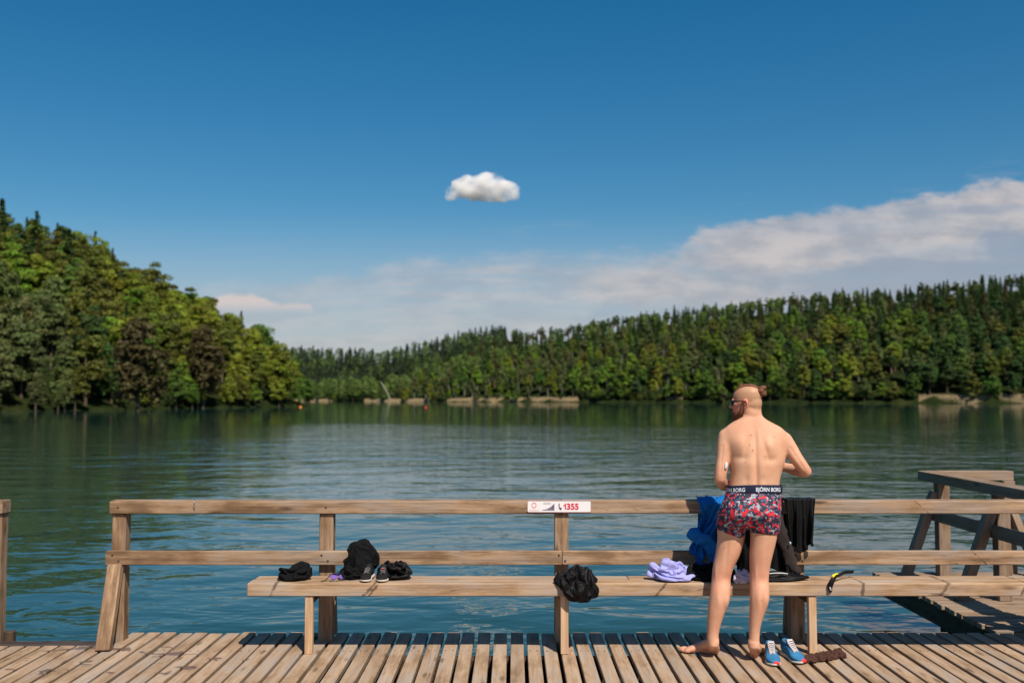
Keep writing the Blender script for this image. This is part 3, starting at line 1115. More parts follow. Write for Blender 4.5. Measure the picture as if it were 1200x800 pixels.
# ------------------------------------------------------------------ bench
bench = empty('wooden_bench', (0.5, 6.9, 0), 'long plank bench with thick front board and pale square legs', 'bench')
B = Boards()
ST, SB = 0.470, 0.384
B.beam((-1.776, 6.822, (ST + SB) / 2), (0.42, 6.822, (ST + SB) / 2), 0.145, ST - SB, tone=.6, bev=.006)
B.beam((0.423, 6.822, (ST + SB) / 2 + .001), (4.3, 6.822, (ST + SB) / 2 + .001), 0.145, ST - SB, tone=.7, bev=.006)
B.beam((-1.772, 6.978, (ST + SB) / 2 - .003), (0.8, 6.978, (ST + SB) / 2 - .003), 0.145, ST - SB, tone=.55, bev=.006)
B.beam((0.804, 6.978, (ST + SB) / 2 - .002), (4.3, 6.978, (ST + SB) / 2 - .002), 0.145, ST - SB, tone=.5, bev=.006)
B.build('seat', W_SEAT, bench)
for X in (-1.362, 0.352, 2.015, 3.86):
    B = Boards()
    B.beam((X, 6.785, 0.0), (X, 6.785, SB - .001), 0.052, 0.05, up=(0, 1, 0), bev=.003, tone=.8)
    B.build('leg', W_LEG, bench)
    B = Boards()
    B.beam((X, 6.77, SB - .031), (X, 7.125, SB - .031), 0.045, 0.06, tone=.2)
    B.build('bracket', W_DARK, bench)

# ------------------------------------------------------------------ side platform on the right
plat = tag(empty('side_platform', (5, 8.6, 0)), 'plank side platform running out over the lake', kind='structure')
B = Boards()
yb = 7.42
PX0, PX1 = 3.556, 6.4
while yb < 9.93:
    B.beam((PX0 + random.uniform(-.012, .012), yb + .045, -0.02 + random.uniform(-.002, .001)), (PX1, yb + .045, -0.02), 0.092, 0.04, bev=.0035)
    yb += 0.115
B.build('planks', W_SIDE, plat)
B = Boards()
for X in (3.66, 4.9, 6.2):
    B.beam((X, 7.2, -0.13), (X, 9.9, -0.13), 0.09, 0.18)
B.beam((3.70, 8.62, -0.30), (6.3, 8.62, -0.30), 0.12, 0.16)
B.build('joists', W_DARK, plat)
for X, Y in ((3.86, 8.55), (6.1, 8.55), (4.2, 9.7), (6.1, 9.7)):
    B = Boards()
    B.beam((X, Y, -3.2), (X, Y, -0.225), 0.125, 0.125)
    B.build('pile', W_DARK, plat)
pr = empty('wooden_railing', (4.2, 8.7, 0), 'railing with slanting braces on the side platform over the lake', 'railing')
RX = 4.07
PX = 4.165
for Y in (9.72, 8.55, 7.42):
    B = Boards()
    B.beam((PX, Y, 0.0), (PX, Y, 0.897), 0.11, 0.11, up=(0, 1, 0), tone=.4)
    B.build('post', W_SIDE, pr)
    B = Boards()
    B.beam((3.80, Y + .0, -0.01), (4.10, Y + .0, 0.80), 0.085, 0.085, up=(-.9, 0, .3), tone=.5)
    B.build('brace', W_SIDE, pr)
B = Boards()
B.beam((PX - .06, 9.94, 0.944), (PX - .06, 7.3, 0.944), 0.16, 0.09, tone=.4)
B.build('top_rail', W_SIDE, pr)
B = Boards()
B.beam((PX + .025, 9.90, 0.945), (4.93, 9.90, 0.945), 0.12, 0.09, tone=.7)
B.build('top_rail', W_SIDE, pr)
B = Boards()
B.beam((PX - .078, 9.85, 0.58), (PX - .078, 7.3, 0.58), 0.042, 0.11, tone=.35)
B.build('mid_rail', W_SIDE, pr)
B = Boards()
B.beam((4.87, 9.86, 0.0), (4.87, 9.86, 0.899), 0.11, 0.11, up=(0, 1, 0), tone=.5)
B.build('post', W_SIDE, pr)
B = Boards()
B.beam((5.04, 9.62, 0.0), (4.885, 9.79, 0.60), 0.07, 0.07, up=(0, -1, .3), tone=.8)
B.build('brace', W_SIDE, pr)

# screw heads: two per deck board over each joist, and bolts where rails meet posts
SCREW = simple('rusty_screw', (0.05, 0.035, 0.028), .6, .3, 300)
V, F = [], []


def disc(c, u, v, r_, th):
    b0 = len(V)
    n_ = u.cross(v).normalized()
    for z, k in ((0, 1.0), (th, .8)):
        for j in range(8): V.append(c + (u * math.cos(j * PI / 4) + v * math.sin(j * PI / 4)) * r_ * k + n_ * z)
    for j in range(8): F.append((b0 + j, b0 + (j + 1) % 8, b0 + 8 + (j + 1) % 8, b0 + 8 + j))
    F.append(tuple(b0 + 8 + j for j in range(8)))


for i in range(-36, 37):
    X = 0.09 + (i + .5) * PITCHW
    for yj in (6.86, 5.2):
        for s_ in (-.024, .024):
            disc(Vector((X + s_ + random.uniform(-.004, .004), yj + random.uniform(-.012, .012), -.0005)), Vector((1, 0, 0)), Vector((0, 1, 0)), .0055, .0015)
part(mesh_obj('screws', V, F, SCREW, None, False), deck)['kind'] = 'stuff'
for X in POSTS:
    for dx, z, yy in ((-.022, .605, YR - .0225), (.022, .565, YR - .0225), (0, .935, YR + .003)):
        V, F = [], []
        disc(Vector((X + dx, yy, z)), Vector((1, 0, 0)), Vector((0, 0, 1)), .008, .003)
        part(mesh_obj('bolt', V, F, SCREW, None, False), rail)

# ------------------------------------------------------------------ the man
YM = 6.60
MPX = YM / FPX            # metres per photo pixel at the man


def loft(rings, n=28, ex=2.0, cap=True):
    """rings: (centre, U half-axis vector, V half-axis vector) -> closed tube"""
    V, F = [], []
    for c, U, W in rings:
        for k in range(n):
            a = 2 * PI * k / n
            ca, sa = math.cos(a), math.sin(a)
            p = 2.0 / ex
            V.append(c + U * (math.copysign(abs(ca) ** p, ca)) + W * (math.copysign(abs(sa) ** p, sa)))
    for i in range(len(rings) - 1):
        for k in range(n):
            k2 = (k + 1) % n
            F.append((i * n + k, i * n + k2, (i + 1) * n + k2, (i + 1) * n + k))
    if cap:
        F.append(tuple(reversed(range(n))))
        F.append(tuple((len(rings) - 1) * n + k for k in range(n)))
    return V, F


def spline(pts, m=6):
    """Catmull-Rom through a list of tuples of floats / Vectors"""
    P = [pts[0]] + list(pts) + [pts[-1]]
    out = []
    for i in range(1, len(P) - 2):
        for j in range(m):
            t = j / m
            row = []
            for a, b_, c, d in zip(P[i - 1], P[i], P[i + 1], P[i + 2]):
                row.append(0.5 * ((2 * b_) + (c - a) * t + (2 * a - 5 * b_ + 4 * c - d) * t * t + (3 * b_ - a - 3 * c + d) * t ** 3))
            out.append(tuple(row))
    out.append(tuple(P[-2]))
    return out


def limb(pts, n=20, m=6, flat=1.0, flatdir=None):
    """pts: (x, y, z, r) -> rounded, tapering tube"""
    S = spline(pts, m)
    rings = []
    for i, s in enumerate(S):
        p = Vector(s[:3])
        d = (Vector(S[min(i + 1, len(S) - 1)][:3]) - Vector(S[max(0, i - 1)][:3])).normalized()
        ref = Vector(flatdir) if flatdir is not None else Vector((0.2, 1, 0.1))
        u = d.cross(ref).normalized()
        v = u.cross(d).normalized()
        r_ = max(s[3], .001)
        if i == 0:
            for q in (.25, .65, .9): rings.append((p - d * r_ * math.sqrt(1 - q * q), u * r_ * q, v * r_ * q * flat))
        rings.append((p, u * r_, v * r_ * flat))
        if i == len(S) - 1:
            for q in (.9, .65, .25): rings.append((p + d * r_ * math.sqrt(1 - q * q), u * r_ * q, v * r_ * q * flat))
    return loft(rings, n)


def ellipsoid(c, axes, n=20, k=12):
    c = Vector(c)
    A, Bv, Cv = [Vector(a) for a in axes]
    rings = []
    for i in range(k + 1):
        t = -PI / 2 + PI * (i + .02) / (k + .04)
        rings.append((c + Cv * math.sin(t), A * math.cos(t), Bv * math.cos(t)))
    return loft(rings, n)


def pxrings(rows, dY=0.0, tilt=0.0):
    """rows: (xc, y, half width px, half depth m, depth offset m)"""
    out = []
    for s in spline(rows, 5):
        xc, y, hw, hd, oy = s
        c = at(xc, y, YM + dY + oy)
        out.append((c, Vector((hw * MPX, 0, 0)), Vector((0, hd, 0))))
    return out


TORSO = [(881.5, 478, 10.2, .058, .0), (881.2, 486, 11.5, .062, -.003), (881, 491, 16.5, .066, -.006), (881.5, 496, 25, .072, -.006), (883, 501, 33, .080, -.004), (884, 507, 37, .090, -.002),
         (885, 516, 37, .100, 0), (886, 528, 34.5, .112, .004), (887, 540, 32.5, .118, .006), (886, 553, 29.5, .114, .008), (884.5, 564, 28.6, .108, .008),
         (883.5, 574, 29.5, .110, .004), (881, 588, 32, .124, -.012), (879, 600, 33.5, .128, -.018), (877, 609, 33.5, .118, -.008), (875, 616, 30, .10, .0)]
LLEG = [(860, 598, 16.5, .105, -.012), (857.5, 616, 16.8, .098, -.004), (856.5, 632, 15.6, .090, .0), (852.5, 650, 14.2, .080, .004), (847.5, 665, 12.2, .068, .006), (845.2, 678, 11.0, .062, .004),
        (844.4, 690, 11.7, .064, -.010), (843.2, 702, 11.9, .064, -.016), (840.2, 714, 10.6, .058, -.012), (837.6, 726, 8.8, .049, -.004), (835.8, 738, 7.2, .042, .004), (835.2, 748, 6.7, .040, .008), (836, 757, 6.7, .04, .01)]
RLEG = [(895.5, 600, 16.5, .105, -.014), (895.5, 616, 16.2, .098, -.008), (894.6, 632, 14.8, .089, -.004), (892, 650, 13.2, .078, .0), (890.2, 666, 11.4, .067, .004), (889.8, 678, 10.8, .061, .0),
        (890.2, 690, 11.2, .063, -.012), (890, 701, 11.0, .063, -.018), (888, 714, 9.4, .057, -.014), (885.6, 726, 7.6, .047, -.006), (884.3, 738, 6.2, .039, .0), (883.8, 749, 6.0, .038, .004), (883, 759, 6.0, .038, .006)]
DL, DR = 0.045, -0.02
geos = [loft(pxrings(TORSO), 36, 2.25), loft(pxrings(LLEG, DL), 24), loft(pxrings(RLEG, DR), 24)]
# deltoids and trapezius
def S(x, y, Y): return at(x, y, Y)
geos.append(ellipsoid(S(852, 513, YM + .01), [(.054, 0, 0), (0, .062, 0), (.0, 0, .066)]))
geos.append(ellipsoid(S(917.5, 517, YM + .01), [(.056, 0, 0), (0, .062, 0), (.0, 0, .064)]))
for x1, y1 in ((856, 505.5), (913, 508.5)):      # slope of the trapezius
    a, b_ = at(884, 494, YM + .005), at(x1, y1, YM + .008)
    geos.append(limb([(a.x, a.y, a.z - .02, .055), ((a.x + b_.x) / 2, a.y, (a.z + b_.z) / 2 - .012, .050), (b_.x, b_.y, b_.z - .012, .046)], 16, 4))
# arms
def L4(x, y, Y, r_):
    p = at(x, y, Y)
    return (p.x, p.y, p.z, r_)
LARM = [L4(851, 511, YM + .01, .054), L4(848.6, 524, YM, .050), L4(847, 538, YM - .005, .0455), L4(845.2, 550, YM - .01, .043), L4(843.6, 560, YM - .005, .0405)]
LFOR = [L4(843.6, 560, YM - .005, .0415), L4(847, 566.5, YM + .07, .042), L4(853, 569, YM + .15, .037), L4(859, 568, YM + .22, .030), L4(864, 566, YM + .275, .0265)]
RARM = [L4(918.5, 515, YM + .01, .056), L4(925.5, 525, YM, .051), L4(933, 536.5, YM - .01, .0455), L4(940, 546, YM - .01, .0415), L4(944.8, 552.5, YM, .0375)]
RFOR = [L4(944.8, 552.5, YM, .037), L4(938, 552, YM + .07, .0395), L4(928, 549.5, YM + .15, .036), L4(917, 546.5, YM + .21, .030), L4(908, 544, YM + .245, .0255)]
geos += [limb(LARM), limb(LFOR), limb(RARM), limb(RFOR)]


def hand(wrist, d, up, side, curl=0.5):
    """palm, four fingers of unequal length and a thumb; d = pointing direction, up = back of the hand, side = towards the thumb"""
    w0, d, up = Vector(wrist), Vector(d).normalized(), Vector(up).normalized()
    th = d.cross(up).normalized() * side
    up = th.cross(d).normalized() * side
    up = up if up.dot(Vector(up)) > 0 else -up
    G = [loft([(w0 - d * .02, th * .026, up * .019), (w0 + d * .015, th * .03, up * .016), (w0 + d * .05, th * .040, up * .015), (w0 + d * .085, th * .041, up * .013), (w0 + d * .096, th * .036, up * .009)], 18, 2.4)]
    for k, (off, ln, r_) in enumerate(((.031, .072, .0088), (.0105, .080, .009), (-.0105, .074, .0086), (-.031, .058, .0076))):
        p = w0 + d * .082 + th * off
        dirv = d + th * (off * 1.2)
        ang = curl * (0.9 + .1 * k)
        pts = [(p.x, p.y, p.z, r_ * 1.05)]
        for j, (seg, bend) in enumerate(((.46, .6), (.30, 1.25), (.24, 1.8))):
            a = ang * bend
            q = dirv.normalized() * math.cos(a) - up * math.sin(a)
            p = p + q * ln * seg
            pts.append((p.x, p.y, p.z, r_ * (1 - .09 * (j + 1))))
        G.append(limb(pts, 10, 3))
    p = w0 + d * .025 + th * .027 - up * .004
    pts = [(p.x, p.y, p.z, .0125)]
    for seg, out_, dn in ((.034, .75, .25), (.030, .45, .5), (.022, .2, .6)):
        p = p + (d * .8 + th * out_ - up * dn).normalized() * seg
        pts.append((p.x, p.y, p.z, .0105 if seg > .03 else .0092))
    G.append(limb(pts, 10, 3))
    return G


wl, wr_ = Vector(LFOR[-1][:3]), Vector(RFOR[-1][:3])
geos += hand(wl, (.75, .42, .12), (-.2, .5, .85), 1, .75)
geos += hand(wr_, (-.85, .35, .05), (.1, .6, .8), -1, .7)


# feet
def foot(heel, d, side, lift=0.0):
    """heel point on the deck, horizontal direction d; side = +1 when the big toe lies on the left of d"""
    h, d = Vector(heel), Vector((d[0], d[1], 0)).normalized()
    l = Vector((-d.y, d.x, 0)) * side
    up = Vector((0, 0, 1))
    rows = [(-.004, .018, .020, .022, 0), (.006, .030, .027, .029, 0), (.03, .042, .032, .040, 0), (.06, .052, .032, .050, .002), (.09, .047, .032, .042, .006), (.125, .039, .036, .033, .006),
            (.16, .029, .042, .026, .004), (.19, .021, .0455, .019, .000), (.21, .016, .043, .014, -.003)]
    rings = [(h + d * t + up * zc + l * off, l * hw, up * hh) for t, zc, hw, hh, off in rows]
    G = [loft(rings, 20, 2.2)]
    for k, (off, st, ln, r_) in enumerate(((.029, .195, .050, .0135), (.009, .205, .040, .0098), (-.008, .203, .033, .0092), (-.022, .197, .027, .0088), (-.035, .186, .022, .0086))):
        a = h + d * st + l * off + up * (r_ + .003)
        b_ = a + d * ln * .55 + up * .004
        e = a + d * ln - up * .001
        G.append(limb([(a.x, a.y, a.z, r_ * .95), (b_.x, b_.y, b_.z, r_), (e.x, e.y, e.z, r_ * .92)], 10, 3))
    # ankle bones
    return G


hl = ground(841, 766.5); hr_ = ground(882.5, 771)
fl_d, fr_d = Vector((-.97, .27, 0)), Vector((.55, .83, 0))
geos += foot(hl, fl_d, -1) + foot(hr_, fr_d, 1)
al = at(836, 754, YM + DL + .01); ar = at(883.5, 757, YM + DR + .005)
for (leg_p, h, d) in ((al, hl, fl_d), (ar, hr_, fr_d)):
    a = h + d.normalized() * .045 + Vector((0, 0, .045))
    b_ = h + d.normalized() * .10 + Vector((0, 0, .048))
    geos.append(limb([(leg_p.x, leg_p.y, leg_p.z + .03, .038), (leg_p.x, leg_p.y, leg_p.z, .037), (a.x, a.y, a.z, .036), (a.x, a.y, a.z - .012, .032)], 16, 4))
    geos.append(limb([(leg_p.x, leg_p.y, leg_p.z + .01, .030), (b_.x, b_.y, b_.z, .028), (b_.x + d.x * .05, b_.y + d.y * .05, .036, .022)], 14, 4))
    hp = h + d.normalized() * .012 + Vector((0, 0, .03))
    geos.append(limb([(leg_p.x, leg_p.y, leg_p.z + .05, .022), ((leg_p.x + hp.x) / 2 - d.x * .012, (leg_p.y + hp.y) / 2 - d.y * .012, (leg_p.z + hp.z) / 2, .020), (hp.x, hp.y, hp.z, .026)], 14, 4))
    sd = Vector((-d.y, d.x, 0)).normalized()
    for s_ in (1, -1):
        q = leg_p + sd * .031 * s_ + Vector((0, 0, .0 if s_ > 0 else -.006))
        geos.append(ellipsoid(q, [(.013, 0, 0), (0, .013, 0), (0, 0, .016)], 12, 8))

# head, turned to his left and a little away from the viewer
YH = YM + .005
HF = Vector((-.86, .50, -.02)).normalized()
HL = Vector((0, 0, 1)).cross(HF).normalized()
if HL.y > 0: HL = -HL
HU = HF.cross(HL)
if HU.z < 0: HU = -HU
HC = at(876.2, 491.5, YH)      # level of the chin, middle of the head
HS = 0.965


def H(u, l, z): return HC + (HF * u + HL * l + HU * z) * HS


prof = [(.0, .062, .026, .022), (.012, .058, .040, .034), (.035, .044, .056, .048), (.06, .028, .073, .059), (.085, .013, .086, .066), (.11, .004, .093, .071), (.135, -.001, .0975, .0745), (.16, -.004, .099, .076),
        (.185, -.008, .094, .073), (.205, -.012, .081, .064), (.22, -.016, .060, .049), (.230, -.018, .034, .03), (.234, -.018, .012, .012)]
geos.append(loft([(H(u, 0, z), HF * rf * HS, HL * rl * HS) for z, u, rf, rl in prof], 28, 2.15))
geos.append(limb([(*at(881.5, 492, YM - .002), .063), (*H(-.030, 0, .045), .060), (*H(-.035, 0, .09), .054)], 22, 5))   # neck into the skull
geos.append(ellipsoid(H(-.045, 0, .115), [HF * .055, HL * .062, HU * .07]))                                              # occiput
geos.append(loft([(H(.098, 0, .128), HF * .006, HL * .008), (H(.106, 0, .11), HF * .012, HL * .011), (H(.116, 0, .092), HF * .016, HL * .015), (H(.110, 0, .082), HF * .014, HL * .017), (H(.098, 0, .078), HF * .01, HL * .012)], 12))
geos.append(ellipsoid(H(.086, 0, .136), [HF * .016, HL * .052, HU * .010]))       # brow
geos.append(ellipsoid(H(.092, 0, .058), [HF * .012, HL * .024, HU * .0055]))      # upper lip
geos.append(ellipsoid(H(.091, 0, .048), [HF * .012, HL * .022, HU * .006]))       # lower lip
for s_ in (1, -1):
    geos.append(ellipsoid(H(.062, .045 * s_, .095), [HF * .024, HL * .018, HU * .022]))   # cheekbone
    # ear: rim, lobe and a thin plate behind
    e0 = H(-.012, .072 * s_, .105)
    rim = []
    for k in range(9):
        a = -1.9 + k * 0.52
        p = e0 + (-HF * math.cos(a) * -.016 * -1 + HU * math.sin(a) * .027 + HL * s_ * (.010 + .004 * math.cos(a))) * HS
        rim.append((p.x, p.y, p.z, .0052))
    geos.append(limb(rim, 8, 3))
    geos.append(ellipsoid(e0 + HL * s_ * .006 + HF * -.004, [HF * .014, HL * .004, HU * .025], 12, 8))
    geos.append(ellipsoid(e0 + HL * s_ * .007 + HU * -.027 + HF * .004, [HF * .009, HL * .005, HU * .009], 10, 8))

V, F = merge(geos)

# skin
m, nt, b = newmat('skin')
SKIN = m
tcx = N(nt, 'ShaderNodeTexCoord')
n1 = N(nt, 'ShaderNodeTexNoise', Scale=9.0, Detail=5.0, Roughness=0.6)
n2 = N(nt, 'ShaderNodeTexNoise', Scale=70.0, Detail=3.0)
vo = N(nt, 'ShaderNodeTexVoronoi', Scale=11.0)
for n_ in (n1, n2, vo): lk(nt, tcx.outputs['Object'], n_.inputs['Vector'])
base_c = mixc(nt, smoothstep(nt, n1.outputs['Fac'], 0.3, 0.7), (0.63, 0.335, 0.205), (0.72, 0.415, 0.265))
base_c = mixc(nt, math_n(nt, 'MULTIPLY', n2.outputs['Fac'], 0.12), base_c, (0.62, 0.28, 0.18))
red = N(nt, 'ShaderNodeAttribute', attribute_name='flush').outputs['Fac']
stub = N(nt, 'ShaderNodeAttribute', attribute_name='stubble').outputs['Fac']
mole = N(nt, 'ShaderNodeAttribute', attribute_name='mole').outputs['Fac']
base_c = mixc(nt, red, base_c, (0.58, 0.20, 0.135))
n4 = N(nt, 'ShaderNodeTexNoise', Scale=420.0, Detail=2.0)
lk(nt, tcx.outputs['Object'], n4.inputs['Vector'])
base_c = mixc(nt, math_n(nt, 'MULTIPLY', stub, math_n(nt, 'MULTIPLY_ADD', n4.outputs['Fac'], 0.5, 0.45)), base_c, (0.36, 0.205, 0.105))
base_c = mixc(nt, mole, base_c, (0.16, 0.06, 0.035))
lk(nt, base_c, b.inputs['Base Color'])
b.inputs['Roughness'].default_value = 0.5
b.inputs['Specular IOR Level'].default_value = 0.35
b.inputs['Subsurface Weight'].default_value = 0.10
b.inputs['Subsurface Radius'].default_value = (0.012, 0.005, 0.003)
b.inputs['Subsurface Scale'].default_value = 1.0
bp = N(nt, 'ShaderNodeBump', Strength=0.12, Distance=0.002)
lk(nt, n2.outputs['Fac'], bp.inputs['Height'])
lk(nt, bp.outputs[0], b.inputs['Normal'])

person = mesh_obj('person', V, F, SKIN)
baked(person, [('REMESH', dict(mode='VOXEL', voxel_size=0.0048, use_smooth_shade=True)), ('SMOOTH', dict(factor=0.5, iterations=5))])
# melt the joints between trunk and limbs (not the head, hands and feet)
me = person.data
nv = len(me.vertices)
cs = np.empty(nv * 3); me.vertices.foreach_get('co', cs); cs = cs.reshape(-1, 3)
ed = np.empty(len(me.edges) * 2, dtype=np.int64); me.edges.foreach_get('vertices', ed); ed = ed.reshape(-1, 2)
pyv = HOR - (cs[:, 2] - CAMZ) / cs[:, 1] * FPX
pxv = cs[:, 0] / cs[:, 1] * FPX + 600
wgt = np.clip((pyv - 493) / 8, 0, 1) * np.clip((735 - pyv) / 15, 0, 1) * np.clip((YM + .17 - cs[:, 1]) / .04, 0, 1)
wgt = wgt * (0.45 + .55 * np.clip((545 - pyv) / 12, 0, 1))
deg = np.bincount(ed.ravel(), minlength=nv).astype(float)
for _ in range(34):
    acc = np.zeros((nv, 3))
    for q in range(3):
        acc[:, q] = np.bincount(ed[:, 0], cs[ed[:, 1], q], nv) + np.bincount(ed[:, 1], cs[ed[:, 0], q], nv)
    cs += (acc / deg[:, None] - cs) * (wgt * .6)[:, None]
me.vertices.foreach_set('co', cs.ravel())
me.update()
tag(person, 'barefoot man in patterned swim shorts, seen from behind, standing by the bench', 'person')

# muscles of the back, spine groove, calves; flushed and shaved areas
me = person.data
nv = len(me.vertices)
co_ = np.empty(nv * 3); me.vertices.foreach_get('co', co_); co_ = co_.reshape(-1, 3)
no_ = np.empty(nv * 3); me.vertices.foreach_get('normal', no_); no_ = no_.reshape(-1, 3)
px = co_[:, 0] / co_[:, 1] * FPX + 600
py = HOR - (co_[:, 2] - CAMZ) / co_[:, 1] * FPX * 1.0
back = np.clip(-no_[:, 1] * 1.6, 0, 1)


def gau(x, s): return np.exp(-(x / s) ** 2)


disp = np.zeros(nv)
spx = 884.5 + (py - 530) * 0.02
inb = (py > 496) & (py < 590)
env = np.clip((py - 498) / 14, 0, 1) * np.clip((592 - py) / 22, 0, 1)
disp += np.where(inb, -0.0095 * gau(px - spx, 2.6) * back * env, 0)
for sx_, k in ((-9, 1), (9, 1)):    # long muscles beside the spine
    disp += np.where(inb, 0.0045 * gau(px - spx - sx_ * .75, 4.0) * back * np.clip((py - 530) / 15, 0, 1) * env, 0)
for cx_, cy_ in ((868, 521), (902, 523)):   # shoulder blades
    disp += 0.013 * gau(px - cx_, 8) * gau(py - cy_, 10) * back * (py > 495)
    sgn = 1 if cx_ < 884 else -1
    disp -= 0.0075 * gau(px - (cx_ + sgn * 6.5) + (py - cy_) * .25 * sgn, 2.8) * gau(py - cy_ - 4, 11) * back
    disp -= 0.006 * gau(px - cx_, 9) * gau(py - cy_ - 15, 4) * back
for cx_ in (873, 893):              # hollows above the waistband
    disp -= 0.003 * gau(px - cx_, 4) * gau(py - 561, 5) * back
for kx, ky in ((846, 676), (890, 677)):   # hollow of the knee, and the two calf heads
    disp -= 0.007 * gau(px - kx - 1, 5) * gau(py - ky, 6) * back
    disp -= 0.0045 * gau(px - kx + (py - 700) * .1, 1.8) * gau(py - 706, 11) * back
for kx, sgn in ((843.5, 1), (890, -1)):   # calf heads, tendons and hamstrings
    disp += .0050 * gau(px - kx + 4.5, 3.2) * gau(py - 699, 9) * back + .0062 * gau(px - kx - 4.5, 3.2) * gau(py - 701, 10) * back
    disp -= .0040 * gau(px - kx + (py - 735) * .12 + 3 + (4.5 if sgn > 0 else 2.5), 1.5) * gau(py - 738, 14) * back
    disp += .0035 * (gau(px - kx + 7.5, 1.8) + gau(px - kx - 8.5, 1.8)) * gau(py - 668, 10) * back
    disp -= .0040 * gau(px - kx - 6 + (py - 645) * .1, 2.5) * gau(py - 648, 16) * back
for ax_, ay_, bx_, by_ in ((925, 524, 941, 549), (846, 522, 843, 556)):   # groove between triceps heads, elbow point
    tt = np.clip(((px - ax_) * (bx_ - ax_) + (py - ay_) * (by_ - ay_)) / ((bx_ - ax_) ** 2 + (by_ - ay_) ** 2), 0, 1)
    dd = np.hypot(px - ax_ - tt * (bx_ - ax_), py - ay_ - tt * (by_ - ay_))
    disp -= .0030 * gau(dd, 1.6) * back
    disp += .0030 * gau(np.hypot(px - bx_, py - by_), 3) * back
co_ += no_ * disp[:, None]
me.vertices.foreach_set('co', co_.ravel())
# head-local coordinates
rel = (co_ - np.array(HC)) / HS
hu, hlx, hz = rel @ np.array(HF), rel @ np.array(HL), rel @ np.array(HU)
ishead = (hz > -.01) & (np.abs(hu) < .16) & (np.abs(hlx) < .11)
face = np.clip((hu - .0) / .05, 0, 1) * ishead * (hz > .035) * (np.abs(hlx) < .085)
ear = ishead * (np.abs(hlx) > .069) * (np.abs(hu + .012) < .032) * (hz < .14) * (hz > .065)
flush = np.clip(face * .75 + ear * .9, 0, 1)
flush += 0.18 * gau(py - 500, 16) * (py < 530) + .22 * (py > 755) + .15 * gau(py - 555, 10) * ((px > 925) | (px < 853))
flush += .2 * gau(py - 672, 12)
flush += .16 * np.clip((py - 622) / 20, 0, 1) + .18 * gau(py - 548, 14) * ((px > 928) | (px < 856))
flush += .10 * np.array([mnoise.noise(Vector(p_) * 6.0) for p_ in co_])
flush = np.clip(flush, 0, 1)
scalp = ishead * np.clip((hz - .105 - np.clip(hu, 0, .1) * .55) / .02, 0, 1) * np.clip((.072 - hu) / .012, 0, 1)
scalp = np.maximum(scalp, ishead * np.clip((-.045 - hu) / .02, 0, 1) * np.clip((hz - .055) / .03, 0, 1))
scalp = scalp * (1 - ear) * .85
moles = np.zeros(nv)
for mx, my, r_ in ((881, 527.3, .55), (879, 509.6, .35), (877.5, 521, .3), (896, 534, .25), (872, 541, .25), (906, 512, .3), (889, 700, .3), (846, 640, .3)):
    moles += np.clip(1.4 - np.hypot(px - mx, py - my) / (r_ + .5), 0, 1) * back
for nm, arr in (('flush', flush), ('stubble', scalp), ('mole', np.clip(moles, 0, 1) * .8)):
    a = me.attributes.new(nm, 'FLOAT', 'POINT')
    a.data.foreach_set('value', arr.astype(float))
me.update()


def wear(name, V, F, mat, mods=None, shade=True):
    o = mesh_obj(name, V, F, mat, None, shade)
    if mods: baked(o, mods)
    o.parent = person
    return o


VOX = lambda s, it=4: [('REMESH', dict(mode='VOXEL', voxel_size=s, use_smooth_shade=True)), ('SMOOTH', dict(factor=0.5, iterations=it))]

# swim shorts: navy, red, slate and pale grey blotches
m, nt, b = newmat('printed_cloth')
tcx = N(nt, 'ShaderNodeTexCoord')


def blot(scale, off, detail=2.0, dist=0.5):
    mp = N(nt, 'ShaderNodeMapping')
    mp.inputs['Location'].default_value = (off, off * .3, -off)
    lk(nt, tcx.outputs['Object'], mp.inputs['Vector'])
    n_ = N(nt, 'ShaderNodeTexNoise', Scale=scale, Detail=detail, Roughness=0.55, Distortion=dist)
    lk(nt, mp.outputs[0], n_.inputs['Vector'])
    return n_.outputs['Fac']


c = mixc(nt, smoothstep(nt, blot(36, 3.1), .55, .565), (0.010, 0.012, 0.035), (0.055, 0.115, 0.19))
c = mixc(nt, smoothstep(nt, blot(38, 9.7), .55, .562), c, (0.62, 0.014, 0.03))
c = mixc(nt, smoothstep(nt, blot(33, 21.3), .595, .607), c, (0.33, 0.36, 0.41))
c = mixc(nt, smoothstep(nt, blot(40, 33.3), .60, .61), c, (0.010, 0.012, 0.035))
lk(nt, c, b.inputs['Base Color'])
b.inputs['Roughness'].default_value = 0.75
wv = N(nt, 'ShaderNodeTexNoise', Scale=600.0)
lk(nt, tcx.outputs['Object'], wv.inputs['Vector'])
bp = N(nt, 'ShaderNodeBump', Strength=0.2, Distance=0.002)
lk(nt, wv.outputs['Fac'], bp.inputs['Height'])
lk(nt, bp.outputs[0], b.inputs['Normal'])
PRINT = m
g = 1.045
sh = [(c_, U * (1 + .009 / U.length), W * (1 + .008 / W.length)) for c_, U, W in pxrings([(884, 569, 29.6, .111, .006)] + [t for t in TORSO if t[1] > 572])]
pieces = [loft(sh, 36, 2.25)]
for rows, dY, x0, y0, x1, y1 in ((LLEG, DL, 841, 620, 870, 630.5), (RLEG, DR, 878.5, 623, 912.5, 624.5)):
    rg = pxrings([t for t in rows if t[1] <= 632], dY)
    rg = [(c_, U * (1 + .010 / U.length), W * (1 + .010 / W.length)) for c_, U, W in rg]
    yc = (y0 + y1) / 2
    keep_ = [q for q in rg if HOR - (q[0].z - CAMZ) / q[0].y * FPX < yc - 5]
    cl = at((x0 + x1) / 2, yc, YM + dY)
    slope = (y1 - y0) / (x1 - x0)
    U0, W0 = Vector((1, 0, -slope)) * ((x1 - x0) / 2 * MPX + .001), Vector((0, .104, 0))
    keep_.append((cl, U0, W0))
    pieces.append(loft(keep_, 28))
Vs, Fs = merge(pieces)
